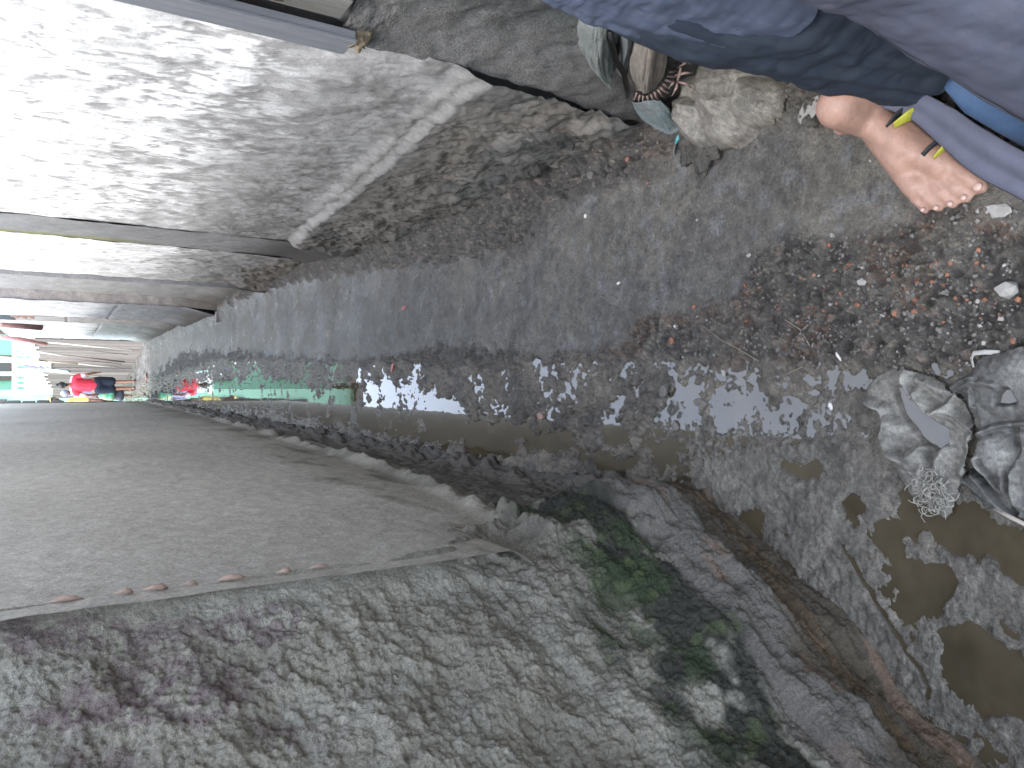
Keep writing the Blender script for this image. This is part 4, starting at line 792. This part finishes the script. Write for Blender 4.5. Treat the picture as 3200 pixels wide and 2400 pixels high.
# shopping bags in the left hand
M_bag = flat_mat('green_orange_printed_bag', (.08, .36, .22), .6, .1, 6, c2=(.80, .50, .20)); M_bag2 = flat_mat('dark_grey_bag', (.05, .055, .075), .7, .25, 10)
bgA = thing('shopping_bag', (-.27, 20.9, .5), 'printed green, orange and white shopping bag held at the side of the red shirted person', 'bag')
def bagbody(name, c, r, mat, par): return organic(name, [sphere_v((c[0], c[1], c[2]), r, 10), cap((c[0] - r[0] * .5, c[1], c[2] - r[2] * .5), (c[0] + r[0] * .5, c[1], c[2] - r[2] * .5), r[1], r[1])], .013, mat, par)
bagbody('bag_body', (-.29, 20.98, .66), (.12, .09, .18), M_bag, bgA); tube('bag_handle', [(-.33, 20.98, .80), (-.27, 20.98, .86), (-.21, 20.98, .80)], .008, M_bag, bgA, 6)
bgB = thing('shopping_bag', (-.28, 21.1, .3), 'plain dark grey bag hanging low beneath the printed one', 'bag'); bagbody('bag_body', (-.28, 21.12, .42), (.13, .09, .14), M_bag2, bgB); tube('bag_handle', [(-.30, 21.1, .54), (-.26, 21.06, .80), (-.22, 21.1, .54)], .006, M_bag2, bgB, 6)
# ---- person in the yellow cap coming round the end of the wall
X1, Y1 = -.53, 17.95
def p2(x, y, z): return (X1 + x, Y1 + y, z)
pB = thing('person', (X1, Y1, 0), 'person in yellow cap and yellow orange shirt facing us, half hidden by the left wall', 'person')
hd, L2, Q2 = head_parts(p2(.19, 0, 1.74), (.05, -1, -.05), 1.0)
body = hd + [cap(p2(0, 0, 1.42), p2(.16, 0, 1.64), .06, .055), cap(p2(0, 0, 1.0), p2(0, 0, 1.34), .15, .15), cap(p2(-.15, 0, 1.42), p2(.13, 0, 1.44), .07, .07), cap(p2(.09, 0, .9), p2(.06, -.05, .5), .09, .06), cap(p2(.06, -.05, .5), p2(.04, 0, .08), .055, .036), cap(p2(.04, .03, .05), p2(.04, -.1, .04), .036, .03), cap(p2(-.09, 0, .9), p2(-.1, 0, .5), .09, .06), cap(p2(-.1, 0, .5), p2(-.1, .08, .08), .055, .036), cap(p2(-.1, .1, .05), p2(-.1, -.04, .04), .036, .03),
  cap(p2(.17, 0, 1.42), p2(.20, -.06, 1.16), .05, .04), cap(p2(.20, -.06, 1.16), p2(.19, -.16, .98), .036, .028), cap(p2(-.18, 0, 1.42), p2(-.24, 0, 1.12), .05, .04), cap(p2(-.24, 0, 1.12), p2(-.24, -.1, .9), .036, .028)] + hand_parts(p2(.19, -.16, .98), (0, -.3, -1), (-1, 0, 0), n=6) + hand_parts(p2(-.24, -.1, .9), (0, -.2, -1), (1, 0, 0), n=6)
organic('body', body, .011, M_skin2, pB); eyes(L2, Q2, pB)
M_ye = flat_mat('yellow_cotton', (.85, .70, .20), .85, .08, 10, c2=(.85, .38, .12)); M_yc = flat_mat('pale_yellow_cap', (.88, .82, .30), .8, .06, 14); M_dt = flat_mat('dark_trousers', (.05, .052, .062), .9, .15, 14)
organic('shirt', [cap(p2(0, 0, 1.0), p2(0, 0, 1.32), .175, .17), cap(p2(-.15, 0, 1.41), p2(.15, 0, 1.43), .085, .085), cap(p2(.18, 0, 1.41), p2(.205, -.07, 1.13), .070, .055), cap(p2(-.18, 0, 1.41), p2(-.23, 0, 1.2), .07, .06)], .014, M_ye, pB)
organic('trousers', [cap(p2(-.05, 0, .92), p2(.05, 0, .92), .16, .16), cap(p2(.09, 0, .85), p2(.05, 0, .18), .11, .075), cap(p2(-.09, 0, .85), p2(-.1, .05, .18), .11, .075)], .014, M_dt, pB)
organic('cap', [sphere_v(L2(0, -.01, .075), (.088, .100, .062), 10, Q2), sphere_v(L2(0, .10, .062), (.065, .06, .010), 8, Q2)], .009, M_yc, pB, 2)
# lilac bundle between the two
bn = thing('person', (-.17, 22.2, 0), 'person in lilac grey top mostly hidden behind the red shirted one, head bent', 'person')
M_li = flat_mat('lilac_cotton', (.34, .34, .50), .9, .1, 12)
def p3(x, y, z): return (-.235 + x, 22.3 + y, z)
hd, L3, Q3 = head_parts(p3(0, 0, 1.52), (.3, -1, -.2), .95)
organic('body', hd + [cap(p3(0, 0, 1.36), p3(0, 0, 1.45), .05, .05), cap(p3(0, 0, .9), p3(0, 0, 1.24), .13, .13), cap(p3(-.13, 0, 1.29), p3(.13, 0, 1.29), .06, .06), cap(p3(.08, 0, .86), p3(.08, 0, .06), .08, .036), cap(p3(-.08, 0, .86), p3(-.08, 0, .06), .08, .036), cap(p3(.08, .02, .04), p3(.08, -.12, .04), .034, .03), cap(p3(-.08, .02, .04), p3(-.08, -.12, .04), .034, .03), cap(p3(.16, 0, 1.28), p3(.2, -.05, 1.0), .045, .036), cap(p3(.2, -.05, 1.0), p3(.12, -.2, .92), .034, .026), cap(p3(-.16, 0, 1.28), p3(-.2, -.05, 1.0), .045, .036), cap(p3(-.2, -.05, 1.0), p3(-.12, -.2, .92), .034, .026)] + hand_parts(p3(.12, -.2, .92), (-.5, -.6, -.2), (0, 0, 1), n=6) + hand_parts(p3(-.12, -.2, .92), (.5, -.6, -.2), (0, 0, 1), n=6), .012, M_skin2, bn); eyes(L3, Q3, bn, .95)
organic('top', [cap(p3(0, 0, .92), p3(0, 0, 1.22), .155, .15), cap(p3(-.14, 0, 1.28), p3(.14, 0, 1.28), .078, .078), cap(p3(.17, 0, 1.26), p3(.2, -.04, 1.06), .06, .05), cap(p3(-.17, 0, 1.26), p3(-.2, -.04, 1.06), .06, .05)], .014, M_li, bn)
organic('headscarf', [sphere_v(L3(0, -.02, .035), (.092, .10, .095), 10, Q3), cap(L3(0, -.07, -.06), L3(0, -.09, -.16), .06, .05)], .011, M_li, bn); organic('skirt', [cap(p3(0, 0, .84), p3(0, 0, .40), .14, .16)], .016, M_dt, bn)

# ---- person passing close by on the right
M_sk3 = flat_mat('light_brown_skin', (.36, .215, .16), .55, .14, 60, .0004, .4)
pN = thing('person', (.66, .80, 0), 'person passing close by in slate blue clothes, foot in black and yellow sandal', 'person')
FD = Vector((-.79, -.61, 0)).normalized(); FS = Vector((.61, -.79, 0)).normalized()      # foot forward, foot's left side (towards the camera)
def foot(an, ground=.016, s=1.0, lead=None):
    a = Vector((an[0], an[1], 0)); P = lambda f, r, z: a + FD * f * s + FS * r * s + Vector((0, 0, z * s + ground))
    out = [cap(P(-.035, 0, .034), P(-.01, 0, .05), .033 * s, .034 * s), cap(P(-.03, 0, .03), P(.09, -.008, .030), .031 * s, .031 * s), cap(P(-.02, 0, .055), P(.10, .010, .036), .031 * s, .026 * s), cap(P(.02, -.012, .024), P(.135, -.026, .020), .026 * s, .021 * s), cap(P(.04, .012, .032), P(.140, .022, .022), .028 * s, .023 * s), cap(P(-.01, 0, .05), P(-.012, 0, .12), .036 * s, .036 * s), sphere_v(P(-.005, .034, .085), (.014, .014, .016), 6), sphere_v(P(-.01, -.034, .080), (.013, .013, .015), 6)]
    for r, L, q in ((.034, .200, .0135), (.012, .198, .0098), (-.006, .190, .0092), (-.023, .178, .0088), (-.038, .164, .0082)):
        out.append(cap(P(.135, r * .82, .020), P(L - .014, r * 1.05, .021), q * .86 * s, q * .82 * s)); out.append(cap(P(L - .014, r * 1.05, .019), P(L + .010, r * 1.07, .012), q * .9 * s, q * .86 * s))
    return out, P
AN = (.548, .930); AN2 = (.46, .44)
f1, Pf = foot(AN, s=1.24); f2, Pg = foot(AN2)
hd, L4, Q4 = head_parts((.70, .80, 1.56), (-.79, -.61, 0))
def q(x, y, z): return (x, y, z)
organic('body', hd + f1 + f2 + [cap((.566, .925, .10), (.70, .86, .46), .036, .054), cap((.70, .86, .46), (.73, .86, .86), .058, .085), cap((.47, .45, .10), (.55, .52, .46), .036, .054), cap((.55, .52, .46), (.67, .70, .86), .058, .085), cap((.70, .88, .92), (.68, .72, .92), .12, .12), cap((.70, .80, .95), (.71, .80, 1.24), .125, .13), cap((.62, .90, 1.33), (.79, .69, 1.33), .065, .065), cap((.71, .80, 1.33), (.705, .80, 1.47), .055, .05),
   cap((.60, .95, 1.33), (.66, 1.02, 1.08), .046, .037), cap((.66, 1.02, 1.08), (.56, .86, 1.13), .034, .026), cap((.80, .66, 1.33), (.86, .62, 1.06), .046, .037), cap((.86, .62, 1.06), (.68, .60, 1.06), .034, .026)] + hand_parts((.56, .86, 1.13), (-.5, -.8, 0), (0, 0, 1)) + hand_parts((.68, .60, 1.06), (-.9, .1, 0), (0, 0, 1)), .0062, M_sk3, pN, 3); eyes(L4, Q4, pN)
organic('hair', [sphere_v(L4(0, -.028, .045), (.083, .088, .086), 12, Q4)], .01, M_hair, pN)
M_nail = flat_mat('toenail', (.5, .34, .28), .35, .05, 80)
for Pq in (Pf, Pg):
    for r, L, w_ in ((.034, .203, .009), (.012, .2, .0062), (-.006, .192, .0058), (-.023, .18, .0055), (-.038, .166, .005)): joined('toenail', [sphere_v(Pq(L + .008, r * 1.07, .0225), (w_, w_, .0035), 6)], M_nail, pN)
M_so = flat_mat('black_foam_sole', (.022, .024, .028), .7, .2, 60); M_yl = flat_mat('acid_yellow_rubber', (.40, .39, .04), .6, .12, 60)
for Pq in (Pf, Pg):
    sl = [[], []]
    for z, k in ((.0, 0), (-.013, 1)):
        out = []
        for a in np.linspace(0, 2 * np.pi, 29)[:-1]:
            f_ = .075 + .142 * math.cos(a); w_ = (.043 + .008 * math.cos(a)) * (abs(math.sin(a)) ** .7) * (1 if math.sin(a) > 0 else -1); out.append((f_, w_))
        V = [Pq(f_, w_, z - .002) for f_, w_ in out] + [Pq(f_, w_, z - .013) for f_, w_ in out]; n = 28
        Fc_ = [tuple(range(n)), tuple(range(2 * n - 1, n - 1, -1))] + [((i + 1) % n, i, n + i, n + (i + 1) % n) for i in range(n)]
        sl[k] = (V, Fc_)
    so_ = raw('sandal', *sl[0], M_so, pN, False)
    def strap(nm, pts, w_, mt, par=so_): return tube(nm, [Pq(*p) for p in pts], w_, mt, par, 8)
    strap('strap', [(.030, .050, -.004), (.036, .056, .022), (.040, .048, .048), (.044, .034, .062), (.050, .016, .070)], [(.004, .013), (.004, .013), (.004, .013), (.004, .012), (.002, .006)], M_so)
    strap('strap', [(.105, .052, -.004), (.112, .056, .016), (.116, .046, .036), (.120, .030, .047), (.122, .020, .050)], [(.004, .012)] * 5, M_so)
    strap('yellow_panel', [(.052, .060, .0), (.056, .060, .030), (.058, .046, .058), (.060, .026, .072)], [(.004, .014), (.004, .018), (.004, .017), (.002, .010)], M_yl); strap('yellow_panel', [(.125, .058, .0), (.130, .058, .020), (.134, .046, .040), (.138, .028, .048)], [(.004, .012), (.004, .017), (.004, .015), (.002, .008)], M_yl)
def loft(name, rows, mat, col, seed, amp=.010, folds=7, par=pN, nv=150, nu=120, c2=None, thick=.003, fr=(1.0, 1.0), rg=.8):
    """cloth tube; rows (left edge point, radius across, radius along) ; the centre sits to the right of the edge"""
    A = CR(np.array([list(e) + [r1, r2] for e, r1, r2 in rows], float), nv); th, v = np.meshgrid(np.linspace(0, 2 * np.pi, nu), np.linspace(0, 1, nv))
    E = A[:, None, :3]; r1 = A[:, None, 3:4]; r2 = A[:, None, 4:5]
    ex = np.array((.80, -.60, 0)); ey = np.array((.60, .80, 0)); Cn = E + ex * r1
    s, c_ = np.sin(th)[..., None], np.cos(th)[..., None]; tc = np.cos(th); ts = np.sin(th)
    w = amp * (ridg(tc * folds * .5 * fr[0] + v * 2, ts * folds * .5 * fr[0] + v * 1.5, 1.0, 3, seed) * (.35 + v * .8) + .8 * fbm(tc + v * 3 * fr[1], ts - v * 4 * fr[1], 3, 3, seed + 1))
    Pp = Cn - ex * (r1 + w[..., None]) * c_ + ey * (r2 + w[..., None]) * s
    cc = np.zeros(th.shape + (3,)) + np.array(col); cc = mix3(cc, ss(fbm(tc * 2 + v * 2, ts * 2 + v * 5, 4, 4, seed + 3), -.05, .3) * .5, c2 or tuple(.7 * q_ for q_ in col))
    return grid(name, Pp[:, ::-1], M_gar, par, col=cc, solid=thick)
M_gar = attr_mat('soft_slate_cotton', .10, (30, .004, .3), (500, .0005, .4), spec=.15, stretch=(1, 1, .3))
loft('long_shirt', [((.66, 1.00, 1.02), .12, .13), (att(1650, -38, 1.19), .12, .13), (att(1750, 23, 1.22), .125, .14), (att(1900, 73, 1.26), .13, .15), (att(2080, 120, 1.31), .13, .15), (att(2260, 164, 1.36), .13, .16)], None, (.062, .075, .112), 700, .010, 9, c2=(.10, .12, .168))
loft('trouser_leg', [((.67, .98, .92), .11, .11), (att(2000, 130, 1.30), .11, .12), (att(2260, 192, 1.37), .12, .14), (att(2420, 230, 1.43), .125, .15), (att(2560, 268, 1.48), .125, .16), (att(2690, 298, 1.52), .12, .17)], None, (.026, .034, .050), 720, .012, 6, c2=(.04, .052, .066))
loft('skirt_panel', [((.53, .66, 1.02), .15, .15), (att(2400, -40, .93), .15, .15), (att(2550, 10, .955), .155, .15), (att(2700, 68, .98), .16, .15), (att(2850, 155, 1.005), .16, .15), (att(3000, 238, 1.035), .16, .15), (att(3200, 365, 1.075), .16, .15), (att(3400, 490, 1.12), .15, .14), (att(3600, 610, 1.17), .14, .13)], None, (.070, .076, .104), 740, .008, 5, c2=(.088, .087, .112))
hb = [(att(2740, 322, 1.50), .016, .03), (att(2850, 365, 1.46), .026, .03), (att(2950, 450, 1.41), .036, .03), (att(3050, 535, 1.36), .036, .03), (att(3200, 615, 1.29), .034, .03), (att(3400, 730, 1.20), .03, .03)]
Eb = CR(np.array([p for p, _, _ in hb]), 60); wv = np.interp(np.linspace(0, 1, 60), np.linspace(0, 1, 6), [.012, .026, .036, .040, .036, .03])
upv = np.array((.62, -.55, .55)); upv /= np.linalg.norm(upv); u = np.linspace(0, 1, 24)
Ph = Eb[:, None, :] + upv * (wv[:, None, None] * 2 * u[None, :, None]) + np.array((-.5, -.5, .7)) * (.010 * np.sin(u * math.pi) + .006 * np.sin(u * 9 + 1))[None, :, None] * (wv / .03)[:, None, None]
grid('hem_fold', Ph, M_gar, pN, col=np.zeros(Ph.shape) + np.array((.125, .132, .175)), solid=.006)
grid('inner_cloth', np.stack([CR(np.array([att(2720, 300, 1.53), att(2900, 330, 1.50), att(3050, 430, 1.44), att(3250, 560, 1.36), att(3450, 700, 1.28)]), 60) + k * np.array((.05, -.03, .02)) + np.array((0, 0, .012 * math.sin(k * 2.1))) for k in range(9)], 1), M_gar, pN, col=np.zeros((60, 9, 3)) + np.array((.022, .028, .045)), solid=.003)
M_bl = flat_mat('bright_blue_cloth', (.04, .08, .155), .8, .12, 30); lin = [att(2985, 245, 1.16), att(3060, 300, 1.18), att(3150, 355, 1.2), att(3260, 420, 1.23)]
tube('blue_lining', lin, [(.012, .02), (.028, .03), (.034, .03), (.03, .03)], M_bl, pN, 12); tube('yellow_trim', [np.array(p) + np.array((-.010, .012, -.034)) for p in lin], [.003, .006, .0075, .0075], M_yl, pN, 8)
